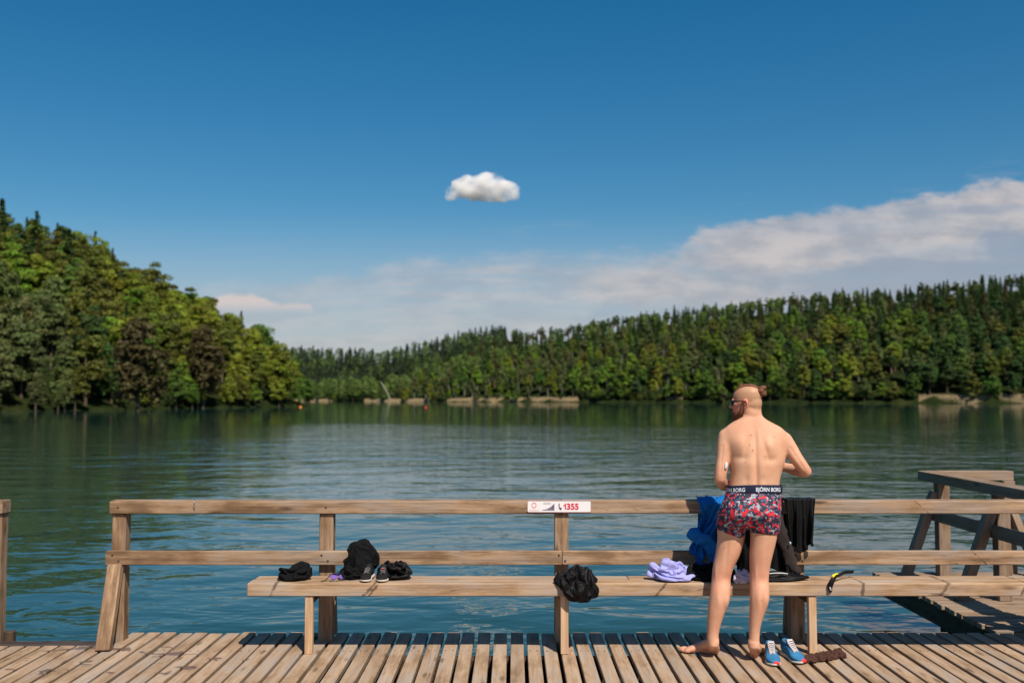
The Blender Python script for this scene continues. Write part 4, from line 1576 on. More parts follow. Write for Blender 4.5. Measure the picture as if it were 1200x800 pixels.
shorts = wear('swim_shorts', Vs, Fs, PRINT, VOX(.0055, 4))
# buttock shaping and seat seam
me = shorts.data
nv = len(me.vertices)
c3 = np.empty(nv * 3); me.vertices.foreach_get('co', c3); c3 = c3.reshape(-1, 3)
n3 = np.empty(nv * 3); me.vertices.foreach_get('normal', n3); n3 = n3.reshape(-1, 3)
px = c3[:, 0] / c3[:, 1] * FPX + 600
py = HOR - (c3[:, 2] - CAMZ) / c3[:, 1] * FPX
back = np.clip(-n3[:, 1] * 1.6, 0, 1)
dsp = 0.014 * (gau(px - 865, 11) + gau(px - 895, 11)) * gau(py - 600, 11) * back
dsp -= 0.006 * gau(px - 880, 3.0) * gau(py - 604, 15) * back
for k in range(7):   # small pull folds
    fx, fy = 858 + 9 * k, 612 + 4 * math.sin(k * 2.1)
    dsp += 0.0022 * np.sin((px - fx) * .5 + (py - fy) * (.55 if k % 2 else -.6)) * gau(px - fx, 6) * gau(py - fy, 6) * back
c3 += n3 * dsp[:, None]
me.vertices.foreach_set('co', c3.ravel())
me.update()

# waistband with its lettering
NAVY = simple('navy_elastic', (0.012, 0.016, 0.045), .8, .2, 200, bump=.3, bscale=900)
WHITE_T = simple('pale_lettering', (0.62, 0.66, 0.74), .7, .05)


def waist(t, z, grow=0.0):
    """t angle round the waist (pi*1.5 = back centre), z 0..1 up the band -> point"""
    y_b, y_t = 576.6, 566.6
    yv = y_b + (y_t - y_b) * z
    c_ = at(883.8, yv, YM + .005)
    a, b2 = 29.9 * MPX + .0115 + grow, .1125 + .0115 + grow
    ct, st_ = math.cos(t), math.sin(t)
    p = 2 / 2.25
    v = c_ + Vector((a * math.copysign(abs(ct) ** p, ct), b2 * math.copysign(abs(st_) ** p, st_), 0))
    v.z += -.013 * max(0, -ct) ** 2 - .008 * max(0, ct) ** 2 + .003      # the band dips at the hips
    return v


Vb, Fb = [], []
nb = 72
lay = [(0, -.006), (0, 0), (.06, .0015), (.5, .002), (.94, .0015), (1, 0), (1, -.006)]
for z, gr in lay:
    for k in range(nb): Vb.append(waist(2 * PI * k / nb, z, gr))
for i in range(len(lay) - 1):
    for k in range(nb): Fb.append((i * nb + k, i * nb + (k + 1) % nb, (i + 1) * nb + (k + 1) % nb, (i + 1) * nb + k))
band_ = wear('waistband', Vb, Fb, NAVY)


def text_mesh(body, size=1.0, bold=0.02, ext=0.0):
    cu = bpy.data.curves.new('t', 'FONT')
    cu.body = body
    cu.size = size
    cu.offset = bold
    cu.extrude = ext
    cu.align_x = 'CENTER'
    o = bpy.data.objects.new('t', cu)
    C.objects.link(o)
    dg = bpy.context.evaluated_depsgraph_get()
    me = bpy.data.meshes.new_from_object(o.evaluated_get(dg))
    bpy.data.objects.remove(o)
    bpy.data.curves.remove(cu)
    return me


Vt, Ft = [], []
tm_ = text_mesh('BJÖRN BORG', 1.0, .03)
bm = bmesh.new(); bm.from_mesh(tm_)
bmesh.ops.triangulate(bm, faces=bm.faces[:])
bmesh.ops.subdivide_edges(bm, edges=[e for e in bm.edges if e.calc_length() > .15], cuts=3)
bmesh.ops.triangulate(bm, faces=bm.faces[:])
tv = [v.co.copy() for v in bm.verts]; tf = [tuple(v.index for v in f.verts) for f in bm.faces]
bm.free()
wtxt = max(v.x for v in tv) - min(v.x for v in tv)
# arc-length table round the band
N_ = 720
arc = [0.0]
for k in range(N_):
    arc.append(arc[-1] + (waist(2 * PI * (k + 1) / N_, .5) - waist(2 * PI * k / N_, .5)).length)


def ang(s):
    s = s % arc[-1]
    lo_, hi_ = 0, N_
    while hi_ - lo_ > 1:
        mid = (lo_ + hi_) // 2
        if arc[mid] <= s: lo_ = mid
        else: hi_ = mid
    return 2 * PI * (lo_ + (s - arc[lo_]) / (arc[hi_] - arc[lo_])) / N_


s_mid = arc[int(N_ * 0.75)] + 12.5 * MPX
span = 31.5 * MPX
for rep in range(-3, 3):
    Vt, Ft = [], []
    b0 = 0
    for v in tv:
        s_ = s_mid + rep * span * 1.38 + v.x / wtxt * span
        Vt.append(waist(ang(s_), .27 + v.y * .62, .0032))
    Ft += [tuple(i + b0 for i in f) for f in tf]
    wl_ = mesh_obj('lettering', Vt, Ft, WHITE_T, None, False)
    wl_.parent = band_

# hair: reddish strip over the crown ending in a small braided knot
HAIR = simple('red_hair', (0.17, 0.062, 0.028), .55, .5, 90, .4, .6, 300)
hg = []
hg.append(loft([(H(u, 0, z), HL * w_, HU * t_) for u, z, w_, t_ in ((.086, .176, .012, .004), (.074, .196, .030, .008), (.045, .216, .038, .011), (.01, .228, .040, .012), (-.03, .232, .038, .013), (-.065, .220, .032, .014), (-.088, .197, .022, .013))], 16, 2.0))
for k in range(5):
    for s_ in (-1, 1):
        u, z = .035 - .028 * k, .236 - .0022 * (k - 1) ** 2
        hg.append(ellipsoid(H(u, .012 * s_, z), [HF * .02, HL * .015, HU * .009], 10, 8))
kn = H(-.104, 0, .194)
for k in range(7):
    a = k * .9
    hg.append(ellipsoid(kn + HL * .021 * math.cos(a) + HU * .022 * math.sin(a) - HF * .005 * (k % 3), [HF * .022, HL * .016, HU * .015], 10, 8))
hg.append(ellipsoid(kn - HF * .016 - HU * .012, [HF * .013, HL * .012, HU * .013], 10, 8))
wear('hair', *merge(hg), HAIR, VOX(.0032, 2))
BEARD = simple('red_beard', (0.15, 0.052, 0.022), .7, .55, 120, .3, .8, 260)
bg_ = [loft([(H(u, 0, z), HF * rf, HL * rl) for z, u, rf, rl in ((-.034, .066, .014, .012), (-.022, .066, .026, .026), (-.004, .062, .038, .040), (.015, .056, .048, .048), (.035, .050, .054, .054), (.05, .052, .048, .052), (.058, .055, .04, .046))], 20)]
bg_.append(ellipsoid(H(.098, 0, .066), [HF * .012, HL * .032, HU * .008], 12, 8))
for s_ in (1, -1):
    bg_.append(limb([(*H(.012, .068 * s_, .11), .007), (*H(.014, .066 * s_, .08), .012), (*H(.026, .060 * s_, .05), .017), (*H(.046, .046 * s_, .028), .018)], 10, 4))
wear('beard', *merge(bg_), BEARD, VOX(.0038, 2))
# sunglasses: wrapped front and two temples
BLACKP = simple('black_plastic', (0.012, 0.012, 0.014), .25, .1, spec=.5)
LENS = simple('dark_lens', (0.008, 0.009, 0.012), .08, .05, spec=.6)
gl = wear('sunglasses', *merge([limb([(*H(.006, .079, .124), .0030), (*H(.04, .0775, .127), .0038), (*H(.075, .068, .126), .0045)], 8, 3),
                               limb([(*H(.006, -.079, .124), .0030), (*H(.04, -.0775, .127), .0038), (*H(.075, -.068, .126), .0045)], 8, 3),
                               limb([(*H(-.03, .080, .112), .0026), (*H(-.012, .0815, .122), .0030), (*H(.006, .079, .124), .0030)], 8, 3),
                               limb([(*H(-.03, -.080, .112), .0026), (*H(-.012, -.0815, .122), .0030), (*H(.006, -.079, .124), .0030)], 8, 3),
                               limb([(*H(.075, .068, .127), .0045), (*H(.104, .035, .131), .004), (*H(.113, 0, .130), .0035), (*H(.104, -.035, .131), .004), (*H(.075, -.068, .127), .0045)], 8, 4)]), BLACKP)
for s_ in (1, -1):
    Vl, Fl = [], []
    for i in range(9):
        t = i / 8
        for j in range(6):
            q = j / 5
            hgt_ = .036 * (1 - abs(2 * t - 1) ** 3 * .5)
            u = .1135 - .036 * t ** 1.7
            Vl.append(H(u - .006 * q * q, s_ * (.010 + .056 * t), .130 - hgt_ * q))
    for i in range(8):
        for j in range(5): Fl.append((i * 6 + j, i * 6 + j + 1, (i + 1) * 6 + j + 1, (i + 1) * 6 + j))
    l_ = mesh_obj('lens', Vl, Fl, LENS)
    baked(l_, [('SOLIDIFY', dict(thickness=.002))])
    l_.parent = gl
    ey = wear('eye', *ellipsoid(H(.078, .032 * s_, .115), [HF * .012, HL * .012, HU * .012], 12, 8), simple('eyeball', (.6, .58, .55), .2, .05))
# white sensor patch stuck on the back of his left upper arm
pc = at(851.5, 545.5, YM - .055)
pm = simple('white_patch', (.62, .6, .62), .5, .1)
a_up = (Vector(LARM[2][:3]) - Vector(LARM[3][:3])).normalized()
nrm_p = Vector((.45, -.88, 0)).normalized()
sdv = a_up.cross(nrm_p).normalized()
wear('arm_patch', *loft([(pc - nrm_p * .016, sdv * .010, a_up * .023), (pc - nrm_p * .002, sdv * .010, a_up * .023), (pc + nrm_p * .0015, sdv * .008, a_up * .020)], 20, 3.0), pm)

# ------------------------------------------------------------------ clothes and small things
def cloth(name, col, rough=.85, var=.25, weave=700, sheen=.0, bump=.25):
    m, nt, b = newmat(name)
    tcx = N(nt, 'ShaderNodeTexCoord')
    nz = N(nt, 'ShaderNodeTexNoise', Scale=14.0, Detail=5.0)
    n2 = N(nt, 'ShaderNodeTexNoise', Scale=weave, Detail=2.0)
    n3 = N(nt, 'ShaderNodeTexNoise', Scale=45.0, Detail=5.0, Roughness=.6)
    for q in (nz, n2, n3): lk(nt, tcx.outputs['Object'], q.inputs['Vector'])
    lk(nt, mixc(nt, nz.outputs['Fac'], tuple(x * (1 - var) for x in col), tuple(x * (1 + var) for x in col)), b.inputs['Base Color'])
    b.inputs['Roughness'].default_value = rough
    b.inputs['Specular IOR Level'].default_value = .15
    b.inputs['Sheen Weight'].default_value = sheen
    bp = N(nt, 'ShaderNodeBump', Strength=bump, Distance=0.006)
    lk(nt, math_n(nt, 'ADD', math_n(nt, 'MULTIPLY', n2.outputs['Fac'], .12), n3.outputs['Fac']), bp.inputs['Height'])
    lk(nt, bp.outputs[0], b.inputs['Normal'])
    return m


BLACK_C = cloth('black_cotton', (0.0045, 0.0045, 0.005))
BLACK_S = cloth('black_sport_fabric', (0.006, 0.0055, 0.006), .55)
BLUE_C = cloth('blue_shell_fabric', (0.006, 0.135, 0.42), .65, .15)
LAV_C = cloth('lavender_cotton', (0.33, 0.33, 0.66), .85, .12)
GREY_C = cloth('brown_grey_fabric', (0.030, 0.022, 0.021), .85, .2)
DBLUE_C = cloth('navy_fabric', (0.02, 0.05, 0.20), .8, .2)
BROWN_C = cloth('dark_brown_fabric', (0.062, 0.028, 0.020), .85, .4)


def ridged(p, s, seed, oct=4):
    v, a, f = 0, .5, s
    for k in range(oct):
        v += a * (1 - abs(2 * mnoise.noise(Vector((p.x * f + seed, p.y * f - seed * .7, p.z * f + seed * 1.3)))) * 1.0)
        a *= .5; f *= 2.0
    return v


def crumple(c, size, seed, amp=.35, scale=1.6, sub=4, rot=0.0, bottom=0.0):
    """a heap of crumpled cloth: folded ridges, flat underside at c.z"""
    bm = bmesh.new()
    bmesh.ops.create_icosphere(bm, subdivisions=sub, radius=1)
    c = Vector(c)
    V = []
    cr, sr = math.cos(rot), math.sin(rot)
    for v in bm.verts:
        p = v.co.copy()
        w_ = Vector((mnoise.noise(p * 1.2 + Vector((seed, 0, 0))), mnoise.noise(p * 1.2 + Vector((0, seed, 3))), mnoise.noise(p * 1.2 + Vector((5, 1, seed))))) * .45
        d_ = 1 + amp * (ridged(p + w_, scale, seed) - .75) * 1.6 + .25 * mnoise.noise(p * 1.1 + Vector((seed * 2, 1, 1)))
        q = Vector((p.x * size[0], p.y * size[1], p.z * size[2])) * d_
        if q.z < -bottom: q.z = -bottom + (q.z + bottom) * .08
        V.append(c + Vector((q.x * cr - q.y * sr, q.x * sr + q.y * cr, q.z + bottom)))
    F = [tuple(v.index for v in f.verts) for f in bm.faces]
    bm.free()
    return V, F


def heap(name, geos, mat, label, cat, vox=.006, it=1, group=None):
    o = mesh_obj(name, *merge(geos), mat)
    baked(o, [('REMESH', dict(mode='VOXEL', voxel_size=vox, use_smooth_shade=True)), ('SMOOTH', dict(factor=.5, iterations=it))])
    return tag(o, label, cat, group)


SEATZ = .4715


def onseat(x, Y):
    p = at(x, 600, Y)
    return Vector((p.x, Y, SEATZ))


def sleeve(pts, n=14, m=6, wr=.10, seed=1.0, flat=.6):
    """wrinkled tube through (x px, y px, Y, r)"""
    P = [L4(*q) for q in pts]
    V, F = limb(P, n, m, flat)
    out = []
    for v in V:
        d_ = wr * .1 * (ridged(v, 14, seed, 3) - .8)
        out.append(v + Vector((d_, d_ * .5, d_)))
    return out, F


def drape(xl, xr, ytop, ybot, Yf, nf, amp, back, seed, nu=64, nv_=46, rise=.012, pinch=0.0, lean=0.0):
    """cloth over the top rail: xl(t), xr(t) side edges in pixels, ybot(s) lower edge; returns a grid"""
    rows = []
    for j in range(nv_ + 1):
        t = -0.35 + 1.35 * j / nv_
        row = []
        for i in range(nu + 1):
            s = i / nu
            fold = math.sin(s * nf * 2 * PI + seed + .9 * math.sin(s * 7 + seed)) + .5 * math.sin(s * nf * 4.3 * PI + seed * 2 + 2 * max(t, 0)) + 1.3 * mnoise.noise(Vector((s * 5, max(t, 0) * 2, seed)))
            if t >= 0:
                x = xl(t) + (xr(t) - xl(t)) * s
                y = ytop + (ybot(s) - ytop) * t
                g_ = min(1, .25 + t * 1.1)
                p = at(x, y, Yf - .012 - amp * (fold * .5 + .75) * g_)
                p.x += pinch * amp * math.cos(s * nf * 2 * PI + seed) * g_
                if t < .09: p.z += rise * (1 - t / .09) * .6
            else:
                k = -t / .35
                pa = at(xl(0) + (xr(0) - xl(0)) * s, ytop, Yf - .012)
                if k < .35: p = Vector((pa.x, 7.085 + .165 * k / .35, .982 + rise * (1 + .6 * fold * .4) * math.sin(PI * (.5 + .5 * k / .35) * .5 + .4)))
                else: p = Vector((pa.x + .006 * fold, 7.262 + amp * .4 * (fold * .5 + .75), .985 - back * (k - .35) / .65))
            row.append(p)
        rows.append(row)
    V = [p for r_ in rows for p in r_]
    w_ = nu + 1
    F = [(j * w_ + i, j * w_ + i + 1, (j + 1) * w_ + i + 1, (j + 1) * w_ + i) for j in range(nv_) for i in range(nu)]
    return V, F


def sheet(name, VF, mat, th=.005, parent=None):
    o = mesh_obj(name, VF[0], VF[1], mat)
    baked(o, [('SOLIDIFY', dict(thickness=th, offset=1.0)), ('SUBSURF', dict(levels=1, render_levels=1))])
    if parent is not None: o.parent = parent
    return o


# loose garments settle on the bench and the rails under gravity before anything else is placed
def collider(lo, hi):
    V = [(x, y, z) for x in (lo[0], hi[0]) for y in (lo[1], hi[1]) for z in (lo[2], hi[2])]
    F = [(0, 1, 3, 2), (4, 6, 7, 5), (0, 4, 5, 1), (2, 3, 7, 6), (0, 2, 6, 4), (1, 5, 7, 3)]
    o = mesh_obj('collider', V, F, BLACK_C, None, False)
    o.modifiers.new('Collision', 'COLLISION')
    o.collision.cloth_friction = 40
    o.collision.thickness_outer = .003
    o.collision.use_culling = False
    return o


SIM = []


def settle(name, VF, mat, label=None, cat=None, pin=None, bend=.05, stiff=8, sub=1, thick=0.0, parent=None, selfc=True):
    o = mesh_obj(name, VF[0], VF[1], mat)
    if label: tag(o, label, cat)
    if pin:
        g_ = o.vertex_groups.new(name='pin')
        g_.add([i for i, v in enumerate(o.data.vertices) if pin(v.co)], 1.0, 'REPLACE')
    m = o.modifiers.new('Cloth', 'CLOTH')
    s = m.settings
    s.quality = 5; s.mass = .2; s.tension_stiffness = stiff; s.compression_stiffness = stiff; s.shear_stiffness = stiff / 2
    s.bending_stiffness = bend; s.air_damping = 2
    if pin: s.vertex_group_mass = 'pin'
    k = m.collision_settings
    k.use_self_collision = selfc; k.self_distance_min = .004; k.distance_min = .004; k.collision_quality = 3
    m.point_cache.frame_start = 1; m.point_cache.frame_end = 80
    SIM.append((o, sub, thick, parent))
    return o


def run_settle(frames):
    for f in range(1, frames + 1): scene.frame_set(f)
    dg = bpy.context.evaluated_depsgraph_get()
    done = [(o, bpy.data.meshes.new_from_object(o.evaluated_get(dg)), sub, th, par) for o, sub, th, par in SIM]
    for o, me, sub, th, par in done:
        mats = list(o.data.materials)
        o.modifiers.clear()
        o.vertex_groups.clear()
        o.data = me
        me.materials.clear()
        for q in mats: me.materials.append(q)
        mods = [('SOLIDIFY', dict(thickness=th, offset=0.0))] if th else []
        if sub: mods.append(('SUBSURF', dict(levels=sub, render_levels=sub)))
        baked(o, mods)
        if par: part(o, par)
    scene.frame_set(1)


def blob(c, size, seed, sub=4, rough=.28, rot=0.0, dup=()):
    """a loose bag of cloth, not yet fallen: centre c"""
    bm = bmesh.new()
    bmesh.ops.create_icosphere(bm, subdivisions=sub, radius=1)
    c = Vector(c)
    cr, sr = math.cos(rot), math.sin(rot)
    V = []
    for v in bm.verts:
        p = v.co
        d_ = 1 + rough * mnoise.noise(p * 1.5 + Vector((seed, 0, 0))) + rough * .6 * mnoise.noise(p * 3.1 + Vector((0, seed, 0)))
        q = Vector((p.x * size[0] * d_, p.y * size[1] * d_, p.z * size[2] * d_))
        V.append(c + Vector((q.x * cr - q.z * sr, q.y, q.x * sr + q.z * cr)))
    F = [tuple(v.index for v in f.verts) for f in bm.faces]
    bm.free()
    return V, F


fr = lambda x, y, Y: at(x, y, Y)
COL = [collider((-2, 6.75, .30), (4.2, 7.05, .4705)), collider((-3, 7.078, .537), (4.2, 7.12, .633)), collider((-3, 7.103, .89), (4.2, 7.233, .981))]
up_ = lambda v, z: v + Vector((0, 0, z))
settle('cloth_bundle', blob(up_(onseat(347, 6.90), .10), (.125, .10, .088), 3.3), BLACK_C, 'small crumpled black bundle alone near the left end of the bench', 'clothing')
settle('hooded_jacket', blob(up_(onseat(422, 6.965), .135), (.135, .078, .125), 5.2, 5, .22), BLACK_C, 'black hooded jacket heaped upright on the bench behind dark shoes', 'jacket', pin=lambda v: v.z > .70 and abs(v.x - onseat(423, 6.965).x) < .042, bend=.2)
settle('cloth_bundle', blob(up_(onseat(411, 6.91), .085), (.085, .085, .08), 15.2), BLACK_C, 'low black cloth between the violet sunglasses and the hooded jacket', 'clothing')
settle('trousers', blob(up_(onseat(463, 6.94), .150), (.125, .10, .14), 6.4, 5), BLACK_S, 'crumpled black trousers on the bench right of the dark shoes', 'trousers')
gz = fr(676, 668, 6.76)
settle('crumpled_garment', blob(fr(677, 683, 6.725), (.135, .085, .105), 7.9, 5, .35, -.35), BLACK_S, 'crumpled black garment hanging over the front edge of the bench', 'clothing',
       pin=lambda v: v.y > 6.735 and v.z > .485, bend=.1)
settle('lavender_shirt', blob(up_(onseat(786, 6.87), .15), (.150, .10, .145), 12.9, 5, .4), LAV_C, 'crumpled lavender shirt on the bench left of the man', 'shirt', bend=.08)
settle('navy_cloth', blob(up_(onseat(819, 6.96), .10), (.075, .05, .075), 5.2), DBLUE_C, 'small strip of navy cloth between lavender shirt and black pile', 'clothing')
settle('clothes_pile', blob(up_(onseat(830, 6.885), .11), (.175, .10, .105), 4.4), BLACK_C, 'low black heap of clothing on the bench beside the lavender shirt', 'clothing')
settle('white_cloth', blob(up_(onseat(872, 6.80), .06), (.052, .045, .052), 5.5, 4, .6), cloth('pale_cloth', (.50, .50, .68), .85, .1), "small pale cloth seen between the man's legs on the bench", 'clothing')
settle('black_bag', blob(up_(onseat(900, 6.885), .085), (.24, .095, .08), 1.9), BLACK_S, 'flat black bag with a white piped edge on the bench behind the man', 'bag', bend=1.0)
bj = empty('blue_jacket', at(838, 600, 7.07), 'bright blue jacket hung over the top rail left of the man', 'jacket')
toprow = lambda v: v.y > 7.14 and v.z > .96 and v.y < 7.20
settle('body', drape(lambda t: 817.5 + 4 * t + 9 * max(0, t - .55), lambda t: 866 - 4 * t, 584.5, lambda s: 655 + 6 * s - 5 * math.sin(s * 9), 7.085, 3.1, .050, .35, 1.3, rise=.030, pinch=.3), BLUE_C, pin=toprow, parent=bj, bend=.3, thick=.004)
run_settle(28)
for q in COL: bpy.data.objects.remove(q)
jk = empty('black_jacket', at(895, 600, 7.06), 'long black jacket hanging from the rail behind the man', 'jacket')
part(sheet('body', drape(lambda t: 862 + 2 * t, lambda t: 918.5 - 2 * t + 6 * t * t, 586, lambda s: 668 + 3 * math.sin(s * 8), 7.06, 2.2, .045, .4, 4.1, rise=.015), BLACK_C), jk)
ss = empty('black_shirt', at(940, 600, 7.06), 'black sports shirt draped in folds over the top rail right of the man', 'shirt')
part(sheet('body', drape(lambda t: 922.5 + 6.5 * t, lambda t: 956.5 - 1.5 * t - 3 * t * t + 2.0 * max(0, t - .9) * 10, 585, lambda s: 637 + 11 * math.sin(PI * min(1, s * 1.25)) + (4 if s > .8 else 0) - 2 * abs(math.sin(s * 8)),
      7.062, 3.1, .030, .42, 2.4, nu=90, nv_=54, rise=.014, pinch=.5), BLACK_S), ss)
part(mesh_obj('sleeve', *sleeve([(813, 623, 6.985, .034), (818, 625, 6.985, .046), (826, 631, 6.98, .050), (834, 638, 6.99, .046), (838, 648, 7.0, .036), (842, 657, 7.0, .03)], 18, 6, .30, 3.3, .55), BLUE_C), bj)
part(mesh_obj('cuff', *limb([L4(810.8, 622.3, 6.985, .022), L4(813.2, 623, 6.985, .034)], 16, 4, .5), DBLUE_C), bj)
part(mesh_obj('sleeve', *sleeve([(913, 605, 7.01, .030), (916.5, 622, 6.985, .042), (922, 640, 6.975, .044), (928, 656, 6.95, .040), (934, 668, 6.92, .034)], 18, 6, .22, 7.3, .6), GREY_C), jk)
part(mesh_obj('badge', *loft([(at(926, 636, 6.925), Vector((.006, 0, 0)), Vector((0, .003, .010))), (at(926.4, 636, 6.918), Vector((.005, 0, 0)), Vector((0, .002, .008)))], 10, 3), simple('pale_badge', (.35, .5, .55), .5)), jk)
bag = bpy.data.objects['black_bag']
o = mesh_obj('piping', *limb([L4(902, 671.8, 6.785, .0035), L4(909, 671.2, 6.78, .0035), L4(916, 671.2, 6.78, .0035), L4(923, 672, 6.79, .003)], 8, 4), simple('white_piping', (.6, .6, .6), .6))
o.parent = bag


# shoes -----------------------------------------------------------------
def shoe(name, loc, ang, L, mats, label, group, side=1, accent=None, lace_rows=7):
    """loc = middle of the sole on its support, ang = heading of the toe"""
    up_m, sole_m, lace_m, in_m = mats
    o = empty(name, loc, label, 'shoe', group)
    d = Vector((math.cos(ang), math.sin(ang), 0)); l = Vector((-d.y, d.x, 0)); u = Vector((0, 0, 1))
    c = Vector(loc)

    def P(t, s_, z): return c + d * (t - .5) * L + l * s_ * L + u * z * L
    outline = [(.0, .06, 0), (.03, .105, 0), (.12, .125, 0), (.3, .12, -.004), (.45, .125, -.01), (.62, .16, -.008), (.76, .172, .004), (.88, .145, .012), (.96, .09, .018), (1.0, .035, .016)]

    def body(z0, rows):
        R_ = []
        for (t, hw, off), (za, zb) in zip(outline, rows):
            R_.append((P(t, off * side, (za + zb) / 2), l * hw * L, u * (zb - za) / 2 * L))
        return loft(R_, 20, 3.0)
    so_ = body(0, [(.02, .10), (.008, .115), (.0, .112), (.0, .10), (.0, .088), (.0, .08), (.002, .08), (.012, .082), (.028, .086), (.045, .08)])
    part(mesh_obj('sole', *so_, sole_m), o)
    R_ = []
    for t, hw, off, za, zb in ((.02, .085, 0, .09, .30), (.07, .108, 0, .09, .345), (.16, .118, 0, .09, .335), (.28, .115, -.002, .085, .325), (.40, .112, -.006, .08, .315), (.52, .125, -.006, .07, .275), (.64, .150, -.004, .065, .235),
                               (.76, .160, .004, .065, .195), (.87, .138, .012, .07, .165), (.95, .088, .017, .075, .14), (.985, .045, .017, .08, .115)):
        R_.append((P(t, off * side, (za + zb) / 2), l * hw * L, u * (zb - za) / 2 * L))
    part(mesh_obj('upper', *loft(R_, 22, 2.35), up_m), o)
    # opening with dark lining, and the tongue standing out of it
    ring = [(P(.22 + .17 * math.cos(k * PI / 8), .072 * math.sin(k * PI / 8), .335 + .012 * math.cos(k * PI / 8) * -1)) for k in range(17)]
    part(mesh_obj('collar', *limb([(*p, .018 * L / .28 * .55) for p in ring], 8, 2), up_m), o)
    ins = [P(.22 + .155 * math.cos(k * PI / 8), .066 * math.sin(k * PI / 8), .342) for k in range(16)]
    part(mesh_obj('lining', ins + [p - u * .004 for p in ins], [tuple(range(16))] + [tuple(16 + k for k in reversed(range(16)))] + [(k, (k + 1) % 16, 16 + (k + 1) % 16, 16 + k)[::-1] for k in range(16)], in_m, None, False), o)
    tg = loft([(P(.70, 0, .222), l * .05 * L, u * .012 * L), (P(.58, 0, .268), l * .062 * L, u * .014 * L), (P(.45, 0, .315), l * .07 * L, u * .016 * L), (P(.37, 0, .375), l * .074 * L, (u * .6 + d * .8) * .018 * L), (P(.345, 0, .43), l * .066 * L, (u * .2 + d * .9) * .014 * L)], 16, 2.6)
    part(mesh_obj('tongue', *tg, accent or up_m), o)
    for k in range(lace_rows):
        t = .71 - .050 * k
        z = .243 + .019 * k + .0012 * k * k
        q = []
        for s_, dz, dt in ((-.07, -.022, .012), (-.03, .004, .0), (.03, .006, -.008), (.07, -.02, -.02)):
            p = P(t + dt, s_ * (.8 + .05 * k), z + dz)
            q.append((*p, .0030))
        part(mesh_obj('lace', *limb(q, 6, 3), lace_m), o)
    return o


SN_BLUE = cloth('blue_mesh_upper', (0.035, 0.165, 0.33), .9, .35, 500, bump=.5)
SN_SOLE = simple('grey_white_rubber', (0.50, 0.48, 0.43), .7, .15, 40)
SN_LACE = simple('pale_pink_lace', (0.62, 0.52, 0.50), .8, .1, 60)
SN_IN = simple('dark_lining', (0.03, 0.035, 0.05), .9)
SN_RED = simple('red_trim', (0.62, 0.035, 0.03), .6, .1)
SN_GREY = simple('pale_tongue', (0.42, 0.42, 0.45), .8, .1, 50)
BK_UP = cloth('charcoal_upper', (0.014, 0.013, 0.014), .7, .25)
BK_SOLE = simple('cream_rubber', (0.55, 0.49, 0.42), .7, .15, 40)
BK_LACE = simple('grey_lace', (0.14, 0.13, 0.13), .8)


def toe_mark(o, loc, ang, L, side, mat, t0=.80):
    d = Vector((math.cos(ang), math.sin(ang), 0)); l = Vector((-d.y, d.x, 0)); u = Vector((0, 0, 1))
    c = Vector(loc)
    P = lambda t, s_, z: c + d * (t - .5) * L + l * s_ * L + u * z * L
    part(mesh_obj('toe_patch', *ellipsoid(P(.955, .03 * side + .012, .085), [d * .012, l * .026, u * .014], 12, 8), mat), o)


for x, y, an, sd, lab in ((904.5, 775, -1.72, 1, 'blue running sneaker with red toe patch, nearer the man, left one of its pair'), (929, 772.5, -1.42, -1, 'blue running sneaker with red toe patch touching the brown bundle')):
    p = ground(x, y)
    s_ = shoe('sneaker', p, an, .285, (SN_BLUE, SN_SOLE, SN_LACE, SN_IN), lab, 'pair of blue sneakers on the deck', sd, SN_GREY)
    toe_mark(s_, p, an, .285, 1 if sd > 0 else 1, SN_RED)
for x, an, sd, lab in ((431.5, -1.66, 1, 'charcoal shoe with cream sole on the bench, beside the hooded jacket'), (449.5, -1.50, -1, 'charcoal shoe with cream sole and pink tag on the bench, beside the rolled trousers')):
    p = onseat(x, 6.875)
    s_ = shoe('shoe', p, an, .235, (BK_UP, BK_SOLE, BK_LACE, SN_IN), lab, 'pair of charcoal shoes on the bench', sd, BK_UP, 5)
    if sd < 0:
        q = p + Vector((.004, -.058, .083))
        part(mesh_obj('tag', *loft([(q, Vector((.012, 0, 0)), Vector((0, .010, -.006))), (q + Vector((0, -.002, .004)), Vector((.010, 0, 0)), Vector((0, .008, -.005)))], 12, 3), simple('pink_tag', (.6, .08, .14), .6)), s_)

# sunglasses left lying by the hooded jacket
gp = onseat(397, 6.86)
g_ = empty('sunglasses', gp, 'small dark sunglasses with a violet glint lying on the bench', 'sunglasses')
VIO = simple('violet_lens', (0.20, 0.10, 0.42), .05, .1, spec=.9)
for s_ in (-1, 1):
    part(mesh_obj('lens', *ellipsoid(gp + Vector((.030 * s_, .01, .024)), [Vector((.026, .006, 0)), Vector((0, .004, .003)), Vector((0, .006, .020))], 14, 8), VIO), g_)
    part(mesh_obj('temple', *limb([(gp.x + .058 * s_, gp.y + .01, gp.z + .03, .003), (gp.x + .050 * s_ - .03, gp.y - .04, gp.z + .008, .003), (gp.x + .03 * s_ - .075, gp.y - .06, gp.z + .004, .003)], 8, 3), BLACKP), g_)
part(mesh_obj('frame', *limb([(gp.x - .058, gp.y + .012, gp.z + .035, .003), (gp.x - .02, gp.y + .008, gp.z + .042, .0035), (gp.x + .02, gp.y + .008, gp.z + .042, .0035), (gp.x + .058, gp.y + .012, gp.z + .035, .003)], 8, 3), BLACKP), g_)

